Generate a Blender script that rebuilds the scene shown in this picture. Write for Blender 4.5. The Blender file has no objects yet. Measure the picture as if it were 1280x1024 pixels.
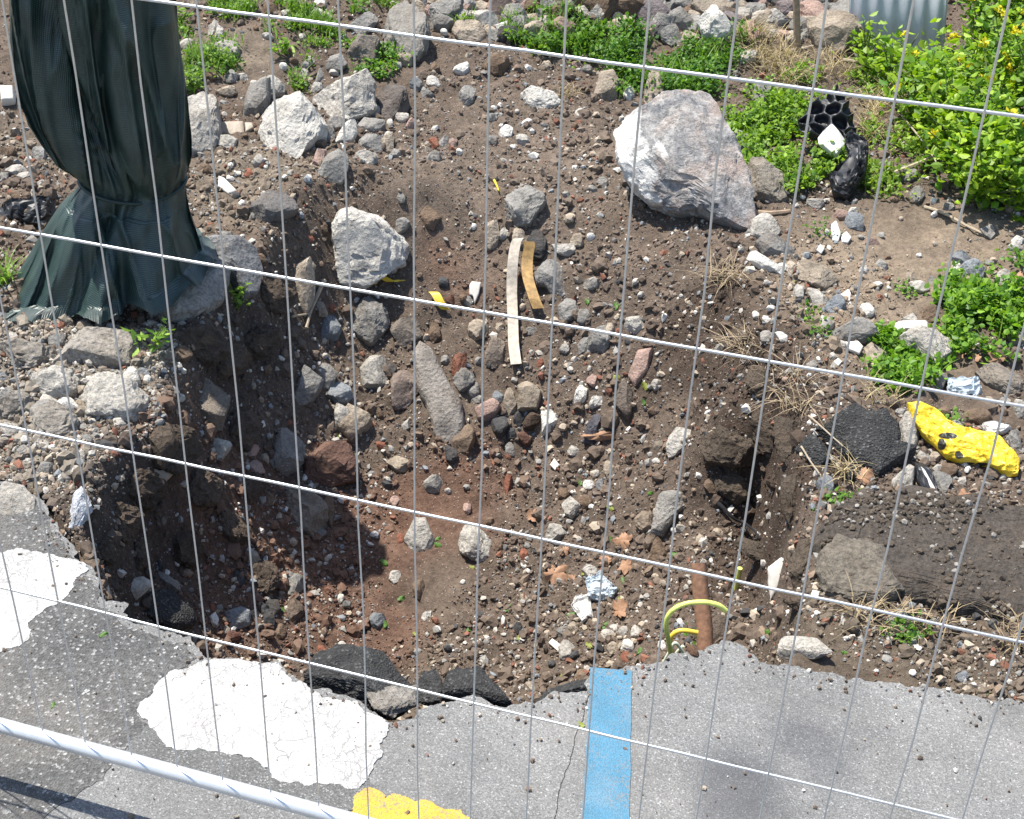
import bpy, math, random
import numpy as np
from mathutils import Matrix, Vector

# ------------------------------------------------------------------ camera, world, sun, exposure
scene = bpy.context.scene
C = np.array([1.2052, -1.6135, 2.2469])            # camera position (m)
RW = np.array([[0.95601084, 0.29174752, 0.03044095],      # camera right
               [0.18439353, -0.51701282, -0.83588083],    # camera down
               [-0.22812779, 0.80472426, -0.54806622]])   # camera forward
F = 1728.93                                        # focal length in photo pixels (1280 wide)
cd = bpy.data.cameras.new('camera'); cam = bpy.data.objects.new('camera', cd)
scene.collection.objects.link(cam)
cd.sensor_fit = 'HORIZONTAL'; cd.sensor_width = 36.0; cd.lens = F / 1280 * 36.0
cd.clip_start = 0.05; cd.clip_end = 500
mw = Matrix.Identity(4)
for i in range(3):
    mw[i][0] = RW[0][i]; mw[i][1] = -RW[1][i]; mw[i][2] = -RW[2][i]; mw[i][3] = C[i]
cam.matrix_world = mw
scene.camera = cam

SUN_AZ = math.atan2(-0.93, 0.28)      # from far left
SUN_EL = math.radians(68)
w = bpy.data.worlds.new('World'); scene.world = w; w.use_nodes = True
nt = w.node_tree; bgn = nt.nodes['Background']
sky = nt.nodes.new('ShaderNodeTexSky'); sky.sky_type = 'NISHITA'; sky.sun_disc = False
sky.sun_elevation = SUN_EL; sky.sun_rotation = SUN_AZ
nt.links.new(sky.outputs[0], bgn.inputs[0]); bgn.inputs[1].default_value = 0.125
sd = bpy.data.lights.new('sun', 'SUN'); sd.energy = 5.0; sd.angle = math.radians(0.55); sd.color = (1, .95, .87)
sun = bpy.data.objects.new('sun', sd); scene.collection.objects.link(sun)
sdir = Vector((math.sin(SUN_AZ) * math.cos(SUN_EL), math.cos(SUN_AZ) * math.cos(SUN_EL), math.sin(SUN_EL)))
sun.rotation_euler = sdir.to_track_quat('Z', 'Y').to_euler(); sun.location = (-6, 4, 9)
vs = scene.view_settings
vs.view_transform = 'Standard'; vs.look = 'None'; vs.gamma = 1; vs.exposure = 0.88
try: vs.use_curve_mapping = False
except Exception: pass

rng = np.random.default_rng(7); random.seed(7)
COL = scene.collection

# ------------------------------------------------------------------ numeric helpers
def _h(ix, iy, iz, s):
    M = 0xffffffff
    h = (ix * 374761393 + iy * 668265263 + iz * 1440662683 + s * 974634541) & M
    h = ((h ^ (h >> 13)) * 1274126177) & M
    h = ((h ^ (h >> 15)) * 2246822519) & M
    return (h ^ (h >> 16)) / 4294967296.0
def noise(P, seed=0):
    P = np.asarray(P, float); I = np.floor(P).astype(np.int64); f = P - I; f = f * f * (3 - 2 * f)
    x, y, z = I[:, 0], I[:, 1], I[:, 2]; fx, fy, fz = f[:, 0], f[:, 1], f[:, 2]
    def L(dy, dz): 
        a = _h(x, y + dy, z + dz, seed); return a + (_h(x + 1, y + dy, z + dz, seed) - a) * fx
    a = L(0, 0); a = a + (L(1, 0) - a) * fy
    b = L(0, 1); b = b + (L(1, 1) - b) * fy
    return (a + (b - a) * fz) * 2 - 1
def fbm(P, seed=0, o=4, g=.5):
    P = np.asarray(P, float); r = np.zeros(len(P)); a = 1.; t = 0.
    for k in range(o):
        r += a * noise(P * 2.03 ** k + 17.3 * k, seed + k); t += a; a *= g
    return r / t
def ridge(P, seed=0, o=3):
    r = np.zeros(len(P)); a = 1.; t = 0
    for k in range(o):
        r += a * (1 - 2 * np.abs(noise(P * 2.1 ** k + 9.1 * k, seed + k))); t += a; a *= .5
    return r / t
def sstep(a, b, x):
    t = np.clip((x - a) / (b - a), 0, 1); return t * t * (3 - 2 * t)
def ray(u, v):
    d = RW.T @ np.array([(u - 640) / F, (v - 512) / F, 1.]); return d
def on_z(u, v, z=0.):
    d = ray(u, v); return C + d * ((z - C[2]) / d[2])
# coordinates were read off enlarged views of the photograph: (origin, scale)
VIEW = {0: (0, 0, 1), 1: (0, 0, .336), 2: (400, 0, .3594), 3: (820, 0, .3594), 4: (0, 320, .3516), 5: (400, 320, .3594),
        6: (820, 320, .3594), 7: (0, 660, .3906), 8: (440, 640, .3749), 9: (820, 660, .3594)}
def Z(k, pts):
    a, b, s = VIEW[k]; return [(a + x * s, b + y * s) for x, y in pts]
def zp(k, x, y): return Z(k, [(x, y)])[0]
def inpoly(X, Y, poly):
    r = np.zeros(np.shape(X), bool); n = len(poly)
    for i in range(n):
        x0, y0 = poly[i][:2]; x1, y1 = poly[(i + 1) % n][:2]
        if y0 == y1: continue
        c = ((y0 > Y) != (y1 > Y)) & (X < (x1 - x0) * (Y - y0) / (y1 - y0) + x0); r ^= c
    return r
def sdist(X, Y, poly):
    d = np.full(np.shape(X), 1e9); n = len(poly)
    for i in range(n):
        x0, y0 = poly[i][:2]; x1, y1 = poly[(i + 1) % n][:2]
        dx, dy = x1 - x0, y1 - y0; t = np.clip(((X - x0) * dx + (Y - y0) * dy) / (dx * dx + dy * dy + 1e-12), 0, 1)
        d = np.minimum(d, np.hypot(X - x0 - t * dx, Y - y0 - t * dy))
    return np.where(inpoly(X, Y, poly), d, -d)
def tps(pts, reg=1e-3):
    pts = np.array(pts, float); n = len(pts)
    def U(r): return np.where(r > 1e-9, r * r * np.log(r + 1e-12), 0)
    D = np.hypot(pts[:, None, 0] - pts[None, :, 0], pts[:, None, 1] - pts[None, :, 1])
    A = np.zeros((n + 3, n + 3)); A[:n, :n] = U(D) + reg * np.eye(n)
    A[:n, n:] = np.c_[np.ones(n), pts[:, :2]]; A[n:, :n] = A[:n, n:].T
    wv = np.linalg.solve(A, np.r_[pts[:, 2], 0, 0, 0])
    def f(x, y):
        sh = np.shape(x); x = np.ravel(x); y = np.ravel(y); r = wv[n] + wv[n + 1] * x + wv[n + 2] * y
        for k in range(n): r = r + wv[k] * U(np.hypot(x - pts[k, 0], y - pts[k, 1]))
        return r.reshape(sh)
    return f

# ------------------------------------------------------------------ object helpers
def link(o): COL.objects.link(o); return o
def mesh_obj(name, verts, faces, mat=None, parent=None, smooth=False, sharp=None, loc=(0, 0, 0)):
    me = bpy.data.meshes.new(name); me.from_pydata([tuple(map(float, v)) for v in verts], [], faces)
    if smooth:
        me.polygons.foreach_set('use_smooth', [True] * len(me.polygons))
        if sharp: me.set_sharp_from_angle(angle=math.radians(sharp))
    me.update()
    o = link(bpy.data.objects.new(name, me)); o.location = loc
    if mat: me.materials.append(mat)
    if parent: o.parent = parent
    return o
def tag(o, label=None, cat=None, group=None, kind=None):
    if label: o['label'] = label
    if cat: o['category'] = cat
    if group: o['group'] = group
    if kind: o['kind'] = kind
    return o
def empty(name, loc, label, cat, group=None):
    o = link(bpy.data.objects.new(name, None)); o.location = loc; return tag(o, label, cat, group)
def put_cols(me, cols, dom='POINT'):
    a = me.color_attributes.new('Col', 'FLOAT_COLOR', dom)
    c = np.ones((len(cols), 4), np.float32); c[:, :3] = cols; a.data.foreach_set('color', c.ravel())
def np_mesh(name, V, Fq, mat, cols=None, smooth=False):
    """fast mesh from equal-size faces"""
    me = bpy.data.meshes.new(name); k = Fq.shape[1]; n = len(Fq)
    me.vertices.add(len(V)); me.vertices.foreach_set('co', np.asarray(V, np.float32).ravel())
    me.loops.add(n * k); me.loops.foreach_set('vertex_index', Fq.astype(np.int32).ravel())
    me.polygons.add(n); me.polygons.foreach_set('loop_start', np.arange(0, n * k, k, dtype=np.int32))
    me.polygons.foreach_set('use_smooth', np.full(n, smooth))
    me.update(calc_edges=True)
    if cols is not None: put_cols(me, cols)
    me.materials.append(mat)
    return link(bpy.data.objects.new(name, me))
def tube_geo(path, rad, n=8, cap=True):
    P = np.array(path, float); m = len(P); V = []; Fc = []
    rad = np.broadcast_to(rad, (m,))
    T = np.gradient(P, axis=0); T /= np.linalg.norm(T, axis=1)[:, None] + 1e-12
    up = np.array([0, 0, 1.]) if abs(T[0][2]) < .9 else np.array([1., 0, 0])
    for i in range(m):
        a = np.cross(T[i], up); a /= np.linalg.norm(a) + 1e-9; b = np.cross(a, T[i]); up = b
        for j in range(n):
            t = 2 * math.pi * j / n; V.append(P[i] + rad[i] * (a * math.cos(t) + b * math.sin(t)))
    for i in range(m - 1):
        for j in range(n):
            k = (j + 1) % n; Fc.append((i * n + j, i * n + k, (i + 1) * n + k, (i + 1) * n + j))
    if cap: Fc.append(tuple(range(n - 1, -1, -1))); Fc.append(tuple(range((m - 1) * n, m * n)))
    return V, Fc
def tube(name, path, rad, mat, parent=None, n=8, loc=None):
    P = np.array(path, float); o = np.zeros(3) if loc is None else np.array(loc, float)
    V, Fc = tube_geo(P - o, rad, n); return mesh_obj(name, V, Fc, mat, parent, True, 50, tuple(o))
def spline(pts, n=8):
    P = np.array(pts, float); P = np.vstack([2 * P[0] - P[1], P, 2 * P[-1] - P[-2]]); out = []
    for i in range(1, len(P) - 2):
        for t in np.linspace(0, 1, n, endpoint=False):
            a, b, c, d = P[i - 1:i + 3]
            out.append(.5 * (2 * b + (c - a) * t + (2 * a - 5 * b + 4 * c - d) * t * t + (3 * b - a - 3 * c + d) * t ** 3))
    out.append(P[-2]); return np.array(out)

# ------------------------------------------------------------------ materials
class NT:
    def __init__(s, name):
        s.m = bpy.data.materials.new(name); s.m.use_nodes = True; s.t = s.m.node_tree
        s.b = s.t.nodes['Principled BSDF']; s.out = s.t.nodes['Material Output']
    def n(s, typ, **kw):
        o = s.t.nodes.new('ShaderNode' + typ)
        for k, v in kw.items():
            if k.startswith('i_'):
                key = k[2:].replace('_', ' ')
                if key.isdigit(): key = int(key)
                s.set(o.inputs[key], v)
            else: setattr(o, k, v)
        return o
    def set(s, inp, v):
        if hasattr(v, 'links') or isinstance(v, bpy.types.NodeSocket): s.t.links.new(v, inp)
        else: inp.default_value = v
    def noise(s, vec, scale, det=4, rough=.55, dist=0):
        o = s.n('TexNoise'); s.set(o.inputs['Vector'], vec); o.inputs['Scale'].default_value = scale
        o.inputs['Detail'].default_value = det; o.inputs['Roughness'].default_value = rough; o.inputs['Distortion'].default_value = dist
        return o.outputs['Fac']
    def vor(s, vec, scale, feat='F1', out='Distance'):
        o = s.n('TexVoronoi', feature=feat); s.set(o.inputs['Vector'], vec); o.inputs['Scale'].default_value = scale
        return o.outputs[out]
    def ramp(s, fac, stops):
        o = s.n('ValToRGB'); e = o.color_ramp.elements
        while len(e) < len(stops): e.new(.5)
        for el, (p, c) in zip(e, stops):
            el.position = p; el.color = tuple(c) + (1,) if hasattr(c, '__len__') else (c, c, c, 1)
        s.set(o.inputs[0], fac); return o.outputs[0]
    def mix(s, fac, a, b, mode='MIX'):
        o = s.n('Mix', data_type='RGBA', blend_type=mode)
        s.set(o.inputs[0], fac)
        for i, v in ((6, a), (7, b)):
            if isinstance(v, tuple) and len(v) == 3: v = v + (1,)
            s.set(o.inputs[i], v)
        return o.outputs[2]
    def math(s, op, a, b=0.):
        o = s.n('Math', operation=op); s.set(o.inputs[0], a); s.set(o.inputs[1], b); return o.outputs[0]
    def bump(s, h, strength=.5, dist=.01, normal=None):
        o = s.n('Bump'); o.inputs['Strength'].default_value = strength; o.inputs['Distance'].default_value = dist
        s.set(o.inputs['Height'], h)
        if normal is not None: s.set(o.inputs['Normal'], normal)
        return o.outputs[0]
    def coord(s, kind='Object'): return s.n('TexCoord').outputs[kind]
    def fin(s, col=None, rough=None, normal=None, metal=None, spec=None):
        b = s.b
        for k, v in (('Base Color', col), ('Roughness', rough), ('Normal', normal), ('Metallic', metal), ('Specular IOR Level', spec)):
            if v is not None:
                if isinstance(v, tuple) and len(v) == 3: v = v + (1,)
                s.set(b.inputs[k], v)
        return s.m

def m_rock(name, contrast=.5, pit=.5, soil=.35, bump=.6, fine=140):
    s = NT(name); oi = s.n('ObjectInfo'); tc = s.coord()
    off = s.n('VectorMath', operation='SCALE'); s.set(off.inputs[0], (13., 29., 7.)); s.set(off.inputs['Scale'], oi.outputs['Random'])
    v = s.n('VectorMath', operation='ADD'); s.set(v.inputs[0], tc); s.set(v.inputs[1], off.outputs[0]); v = v.outputs[0]
    a = s.noise(v, 16, 5, .6); b = s.noise(v, fine, 4, .7); c = s.vor(v, fine * .55)
    k = s.ramp(a, [(.25, 1 - contrast), (.5, 1.), (.78, 1 + contrast * .55)])
    col = s.mix(1., oi.outputs['Color'], k, 'MULTIPLY')
    col = s.mix(1., col, s.ramp(b, [(.3, 1 - pit * .7), (.55, 1.), (.75, 1 + pit * .4)]), 'MULTIPLY')
    col = s.mix(s.math('MULTIPLY', s.ramp(s.noise(v, 9, 6, .65, .4), [(.5, 0.), (.68, 1.)]), soil), col, (.13, .092, .062))
    n1 = s.bump(s.math('ADD', s.math('MULTIPLY', b, .8), s.math('MULTIPLY', c, .6)), bump, .012)
    n2 = s.bump(s.noise(v, 34, 6, .7), bump * .8, .022, n1)
    return s.fin(col, .93, n2, spec=.25)
def m_plain(name, col, rough=.6, metal=0, var=.25, scale=40, bump=.15, spec=.5):
    s = NT(name); tc = s.coord(); a = s.noise(tc, scale, 5, .6)
    c = s.mix(1., tuple(col), s.ramp(a, [(.25, 1 - var), (.75, 1 + var)]), 'MULTIPLY')
    return s.fin(c, rough, s.bump(a, bump, .004), metal, spec)
def m_attr(name, rough=.95, noise_scale=160, var=.35, bump=.4, transl=0., spec=.2):
    s = NT(name); at = s.n('Attribute', attribute_name='Col'); tc = s.coord(); a = s.noise(tc, noise_scale, 4, .65)
    c = s.mix(1., at.outputs['Color'], s.ramp(a, [(.25, 1 - var), (.75, 1 + var)]), 'MULTIPLY')
    s.fin(c, rough, s.bump(a, bump, .004), spec=spec)
    if transl:
        tr = s.n('BsdfTranslucent'); s.set(tr.inputs[0], s.mix(1., at.outputs['Color'], (1.25, 1.35, .5), 'MULTIPLY'))
        mx = s.n('MixShader'); mx.inputs[0].default_value = transl
        s.t.links.new(s.b.outputs[0], mx.inputs[1]); s.t.links.new(tr.outputs[0], mx.inputs[2]); s.t.links.new(mx.outputs[0], s.out.inputs[0])
    return s.m
M = {}
M['rock'] = m_rock('rough_stone'); M['conc'] = m_rock('broken_concrete', .3, .75, .3, .8, 90)
M['white'] = m_rock('white_limestone', .2, .35, .22, .8, 110)
M['brick'] = m_rock('fired_clay', .3, .5, .45, .5, 160); M['clod'] = m_rock('soil_clod', .35, .6, .6, .9, 120)
M['tile'] = m_rock('glazed_tile', .08, .1, .15, .1, 80); M['tile'].node_tree.nodes['Principled BSDF'].inputs['Roughness'].default_value = .45
M['gravel'] = m_attr('gravel', .95, 220, .3, .3)
M['leaf'] = m_attr('leaf', .5, 60, .2, .1, .38, .35)
M['flower'] = m_attr('petal', .6, 60, .1, .05, .3)
M['straw'] = m_attr('dry_straw', .8, 60, .25, .1, .15)
M['galv'] = m_plain('galvanised_steel', (.60, .61, .62), .38, .75, .12, 90, .08)
M['tubem'] = m_plain('galvanised_tube', (.68, .69, .70), .42, .6, .10, 30, .05)
M['bplastic'] = m_plain('black_plastic', (.014, .015, .018), .5, 0, .2, 30, .1)
M['ybag'] = m_plain('yellow_plastic', (.72, .52, .02), .38, 0, .1, 20, .1)
M['ytape'] = m_plain('yellow_tape', (.62, .45, .03), .5, 0, .25, 30, .1)
M['wplastic'] = m_plain('white_plastic', (.58, .57, .54), .5, 0, .08, 30, .05)
M['cplastic'] = m_plain('crumpled_clear_film', (.42, .48, .52), .25, 0, .3, 40, .2)
M['wood'] = m_plain('weathered_wood', (.30, .22, .15), .8, 0, .35, 60, .4)
M['twig'] = m_plain('dry_twig', (.34, .28, .20), .85, 0, .3, 60, .4)
M['sheet'] = m_plain('zinc_sheet', (.52, .55, .57), .5, .1, .15, 12, .05)
M['pipe'] = m_plain('rusty_pipe', (.20, .105, .06), .85, 0, .45, 70, .5)
M['steelrust'] = m_plain('weathered_strap', (.42, .37, .30), .7, 0, .35, 60, .2)
M['rust'] = m_plain('rust_stained_strap', (.31, .19, .065), .6, .1, .6, 45, .2)
M['cable'] = m_plain('green_yellow_cable', (.62, .66, .16), .4, 0, .25, 90, .05)
M['cablew'] = m_plain('white_green_wire', (.62, .68, .52), .4, 0, .2, 90, .05)
M['cabley'] = m_plain('amber_cable', (.68, .50, .06), .4, 0, .15, 60, .05)
M['dleaf'] = m_plain('dead_leaf', (.27, .15, .085), .75, 0, .4, 70, .2)
M['salmon'] = m_plain('salmon_clay', (.48, .22, .15), .8, 0, .3, 60, .3)
M['tbark'] = m_plain('weed_stem', (.10, .14, .04), .7, 0, .3, 60, .2)

def m_asphalt(name, base, speck, coarse, dust=.2, stain=False, dustc=(.30, .27, .23)):
    s = NT(name); tc = s.coord(); a = s.noise(tc, 3.2, 6, .62); b = s.noise(tc, 260 if not coarse else 120, 3, .7)
    c = s.vor(tc, 340 if not coarse else 170); ci = s.vor(tc, 340 if not coarse else 170, 'F1', 'Color')
    sep = s.n('SeparateColor'); s.set(sep.inputs[0], ci)
    g = s.ramp(sep.outputs[0], [(0., base * .68), (.55, base), (.86, base * 1.2), (.93, speck * .6), (1., speck)])
    g = s.mix(1., g, s.ramp(a, [(.3, .78), (.7, 1.2)]), 'MULTIPLY')
    g = s.mix(1., g, s.ramp(b, [(.3, .7), (.7, 1.25)]), 'MULTIPLY')
    d = s.ramp(s.noise(tc, 1.4, 7, .7, .6), [(.45, 0.), (.75, 1.)])
    g = s.mix(1., g, (1., 1., .98), 'MULTIPLY')
    g = s.mix(s.math('MULTIPLY', s.ramp(s.noise(tc, 2.1, 6, .7, 1.2), [(.5, 0.), (.62, 1.)]), .22), g, (base * .55, base * .55, base * .55))
    g = s.mix(s.math('MULTIPLY', d, dust), g, dustc)
    if stain:      # a damp/oil blot
        sx = s.n('SeparateXYZ'); s.set(sx.inputs[0], tc)
        wob = s.math('MULTIPLY', s.math('SUBTRACT', s.noise(tc, 7, 5, .6), .5), .22)
        tot = None
        for (cx, cy, rx, ry, st) in STAINS:
            dx = s.math('DIVIDE', s.math('SUBTRACT', sx.outputs[0], cx), rx); dy = s.math('DIVIDE', s.math('SUBTRACT', sx.outputs[1], cy), ry)
            r = s.math('ADD', s.math('SQRT', s.math('ADD', s.math('MULTIPLY', dx, dx), s.math('MULTIPLY', dy, dy))), s.math('MULTIPLY', wob, 3.5))
            k = s.math('MULTIPLY', s.ramp(r, [(.35, 1.), (1., 0.)]), st); tot = k if tot is None else s.math('MAXIMUM', tot, k)
        g = s.mix(tot, g, (.045, .047, .055))
    h = s.math('ADD', s.math('MULTIPLY', c, 1.), s.math('MULTIPLY', b, .6))
    n = s.bump(h, .75 if coarse else .45, .006 if coarse else .003)
    n = s.bump(s.noise(tc, 14, 4), .3, .012, n)
    return s.fin(g, .9, n, spec=.3)
q1 = on_z(930, 985); q2 = on_z(1010, 930); q3 = on_z(915, 1020); q4 = on_z(1035, 965)
STAINS = [(q1[0], q1[1], .15, .17, .6), (q2[0], q2[1], .13, .10, .45), (q3[0], q3[1], .12, .12, .55), (q4[0], q4[1], .09, .12, .4)]
M['asph'] = m_asphalt('worn_grey_asphalt', .165, .34, False, .25, True)
M['asphc'] = m_asphalt('coarse_dark_asphalt', .095, .34, True, .35)
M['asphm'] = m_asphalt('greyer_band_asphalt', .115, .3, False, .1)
M['asphd'] = m_asphalt('dusty_old_asphalt', .042, .14, True, .9, False, (.115, .09, .068))
M['asphk'] = m_asphalt('fresh_broken_asphalt', .035, .10, True, .06)
def m_paint(name, col, crack, wear, crackcol=(.22, .21, .2)):
    s = NT(name); tc = s.coord(); wv = s.n('VectorMath', operation='ADD'); s.set(wv.inputs[0], tc)
    nv = s.n('TexNoise'); nv.inputs['Scale'].default_value = 11; nv.inputs['Detail'].default_value = 5; s.set(nv.inputs['Vector'], tc)
    sc_ = s.n('VectorMath', operation='SCALE'); s.set(sc_.inputs[0], nv.outputs['Color']); sc_.inputs['Scale'].default_value = .11
    s.set(wv.inputs[1], sc_.outputs[0]); v = wv.outputs[0]
    e1 = s.vor(v, 15, 'DISTANCE_TO_EDGE'); e2 = s.vor(v, 44, 'DISTANCE_TO_EDGE')
    k = s.math('MAXIMUM', s.math('MULTIPLY', s.ramp(e1, [(.0, 1.), (.008, 1.), (.022, 0.)]), s.ramp(s.noise(tc, 17, 3), [(.38, .05), (.62, 1.)])), s.math('MULTIPLY', s.ramp(e2, [(.0, 1.), (.03, .8), (.06, 0.)]), s.ramp(s.noise(tc, 6, 4), [(.42, .1), (.6, .9)])))
    k = s.math('MULTIPLY', k, crack)
    wr = s.math('MULTIPLY', s.ramp(s.noise(tc, 90, 6, .8), [(.58, 0.), (.7, 1.)]), wear)
    c = s.mix(1., tuple(col), s.ramp(s.noise(tc, 11, 6, .6), [(.3, .86), (.7, 1.06)]), 'MULTIPLY')
    vc = s.n('SeparateColor'); s.set(vc.inputs[0], s.vor(tc, 260, 'F1', 'Color'))
    grain = s.math('MULTIPLY', s.math('MULTIPLY', s.ramp(vc.outputs[0], [(.72, 0.), (.76, 1.)]), s.ramp(s.noise(tc, 9, 5, .65), [(.40, .1), (.66, 1.)])), wear * 1.5)
    dirt = s.math('MULTIPLY', s.ramp(s.noise(tc, 5, 7, .72, .5), [(.46, 0.), (.72, 1.)]), .38)
    c = s.mix(dirt, c, (.25, .235, .21)); wr = s.math('MAXIMUM', wr, grain)
    c = s.mix(wr, c, (.17, .17, .165)); c = s.mix(k, c, tuple(crackcol))
    c = s.mix(1., c, s.ramp(s.vor(tc, 300), [(.1, .72), (.5, 1.05)]), 'MULTIPLY')
    h = s.math('ADD', s.math('SUBTRACT', s.math('MULTIPLY', s.noise(tc, 140, 3, .7), .5), k), s.math('MULTIPLY', s.vor(tc, 300), .8))
    return s.fin(c, .8, s.bump(h, .5, .004), spec=.25)
M['pwhite'] = m_paint('white_road_paint', (.42, .42, .41), 1., .3)
M['pblue'] = m_paint('blue_road_paint', (.07, .185, .275), .0, .55)
M['pyel'] = m_paint('yellow_road_paint', (.50, .32, .045), .15, .6)

s = NT('soil'); at = s.n('Attribute', attribute_name='Col'); tc = s.coord()
a = s.noise(tc, 7, 6, .65); b = s.noise(tc, 55, 6, .72); c = s.noise(tc, 210, 4, .75)
g = s.mix(1., at.outputs['Color'], s.ramp(a, [(.3, .72), (.7, 1.25)]), 'MULTIPLY')
g = s.mix(1., g, s.ramp(b, [(.28, .55), (.5, 1.), (.75, 1.5)]), 'MULTIPLY')
ci = s.vor(tc, 130, 'F1', 'Color'); sp = s.n('SeparateColor'); s.set(sp.inputs[0], ci); dist = s.vor(tc, 130)
pk = s.math('MULTIPLY', s.ramp(sp.outputs[0], [(.80, 0.), (.83, 1.)]), s.ramp(dist, [(.25, 1.), (.42, 0.)]))
g = s.mix(s.math('MULTIPLY', pk, .8), g, s.mix(sp.outputs[1], (.40, .36, .30), (.17, .10, .07)))
nn = s.bump(s.math('ADD', s.math('MULTIPLY', c, .5), s.math('ADD', b, s.math('MULTIPLY', pk, .4))), .9, .012)
M['soil'] = s.fin(g, .97, nn, spec=.15)

s = NT('shade_netting'); uv = s.n('UVMap').outputs[0]
def wave(scale_x, scale_y):
    mp = s.n('Mapping'); s.set(mp.inputs[0], uv); mp.inputs['Scale'].default_value = (scale_x, scale_y, 1)
    wv = s.n('TexWave', wave_type='BANDS', bands_direction='X'); s.set(wv.inputs[0], mp.outputs[0]); wv.inputs['Scale'].default_value = 1.; wv.inputs['Distortion'].default_value = .6
    wv.inputs['Detail Scale'].default_value = 3
    return wv.outputs['Fac']
w1 = wave(62, 0.0)
mp = s.n('Mapping'); s.set(mp.inputs[0], uv); mp.inputs['Rotation'].default_value = (0, 0, math.radians(90)); mp.inputs['Scale'].default_value = (60, 60, 1)
w2n = s.n('TexWave', wave_type='BANDS', bands_direction='X'); s.set(w2n.inputs[0], mp.outputs[0]); w2n.inputs['Scale'].default_value = 1.; w2n.inputs['Distortion'].default_value = .8
w2 = w2n.outputs['Fac']
wv = s.math('MULTIPLY', w1, w2)
nz = s.noise(uv, 9, 6, .7)
g = s.mix(wv, (.005, .014, .013), (.070, .130, .112)); g = s.mix(1., g, s.ramp(nz, [(.3, .6), (.7, 1.45)]), 'MULTIPLY')
M['net'] = s.fin(g, .36, s.bump(wv, .45, .003), spec=.6)

s = NT('granite'); tc = s.coord(); a = s.noise(tc, 6, 6, .65, .5); b = s.noise(tc, 75, 4, .75); d = s.noise(tc, 3.4, 5, .6, .8)
g = s.ramp(a, [(.32, (.115, .12, .13)), (.46, (.225, .22, .215)), (.58, (.33, .29, .26)), (.74, (.44, .40, .36))])
g = s.mix(1., g, s.ramp(b, [(.3, .5), (.5, 1.), (.72, 1.4)]), 'MULTIPLY')
sx = s.n('SeparateXYZ'); s.set(sx.inputs[0], tc)
lich = s.math('ADD', s.math('MULTIPLY', sx.outputs[0], -2.6), s.math('MULTIPLY', s.math('SUBTRACT', d, .5), 3.2))
g = s.mix(s.ramp(lich, [(.28, 0.), (.42, .9)]), g, (.60, .59, .56))
g = s.mix(s.math('MULTIPLY', s.ramp(s.noise(tc, 8, 5, .65, .3), [(.53, 0.), (.66, 1.)]), .42), g, (.34, .23, .18))
g = s.mix(s.math('MULTIPLY', s.ramp(s.noise(tc, 26, 5, .7, .3), [(.52, 0.), (.62, 1.)]), .45), g, (.52, .50, .47))
M['granite'] = s.fin(g, .9, s.bump(s.math('ADD', b, s.math('MULTIPLY', s.noise(tc, 22, 5), 1.)), .7, .014), spec=.25)

# ------------------------------------------------------------------ terrain
# (photo pixel, height in m) of the ground, turned into places in the world
def W(lst): return [tuple(on_z(u, v, z)[:2]) + (z,) for u, v, z in lst]
k_ = 1.3
back = [(250, 130, .13), (300, 100, .16), (450, 120, .12), (560, 110, .11), (640, 100, .11), (760, 100, .11), (900, 100, .12), (1000, 130, .10), (1200, 130, .10),
        (250, 0, .22), (450, 0, .22), (640, 0, .22), (800, 0, .24), (1000, 0, .22), (1200, 0, .16), (0, 0, .22), (0, 150, .14), (-200, 0, .22), (1500, 0, .2)]
outer = [(130, 375, .05), (0, 430, .04), (0, 300, .10), (60, 480, .02), (0, 540, .0), (280, 330, .05), (200, 420, .03), (170, 520, 0.0), (60, 620, 0), (300, 230, .10),
         (-200, 400, .06), (-300, 600, 0), (380, 230, .10), (500, 210, .07), (640, 210, .05), (780, 215, .06), (900, 240, .08),
         (930, 340, .05), (975, 430, .03), (1010, 540, .01), (1030, 640, -.01), (1030, 740, -.03), (960, 800, -.04), (1100, 820, -.045), (1280, 850, -.05),
         (1150, 700, -.03), (1280, 700, -.02), (1150, 300, .07), (1250, 250, .11), (1100, 450, .02), (1280, 450, .03), (1280, 560, .01), (1500, 500, .05), (1500, 750, 0),
         (740, 900, -.06), (300, 900, -.06), (1000, 1000, -.06), (0, 800, -.06), (300, 1100, -.06), (1100, 1200, -.06), (-300, 1000, -.06), (1600, 1000, -.05)]
inner = [(640, 860, -.60), (500, 820, -.60), (350, 780, -.52), (250, 740, -.40), (180, 700, -.27), (720, 850, -.58), (800, 800, -.50),
         (220, 640, -.25), (350, 700, -.47), (500, 700, -.55), (640, 700, -.54), (780, 700, -.49), (860, 740, -.42), (870, 800, -.42), (930, 760, -.33),
         (270, 560, -.19), (350, 600, -.39), (500, 600, -.47), (640, 600, -.46), (780, 600, -.40), (880, 620, -.30), (950, 660, -.42), (985, 640, -.44), (985, 570, -.28), (990, 700, -.44), (970, 730, -.40),
         (300, 470, -.13), (350, 500, -.27), (500, 500, -.36), (640, 500, -.34), (780, 500, -.28), (880, 500, -.18), (950, 540, -.14),
         (340, 400, -.10), (400, 400, -.20), (500, 400, -.23), (640, 400, -.21), (780, 400, -.14), (870, 400, -.07), (930, 420, -.02),
         (370, 310, 0.0), (450, 310, -.07), (560, 310, -.09), (640, 310, -.08), (760, 310, -.04), (850, 300, 0.02), (890, 330, .02),
         (400, 250, .06), (500, 240, .04), (640, 240, .02), (780, 240, .04), (880, 270, .06)] + [(u, v, z) for u, v, z in outer if 190 < v < 245]
BACKW = [(x, 9.3, .95) for x in (-4, -2, 0, 2, 4)] + [(x, 7.9, .62) for x in (-3, -1, 1, 3)]
sc = lambda L: [(u, v, z * k_) for u, v, z in L]
fO = tps(W(sc(back + outer)) + BACKW, 2e-3); fI = tps(W(sc(inner + back)) + BACKW, 2e-3)
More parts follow.
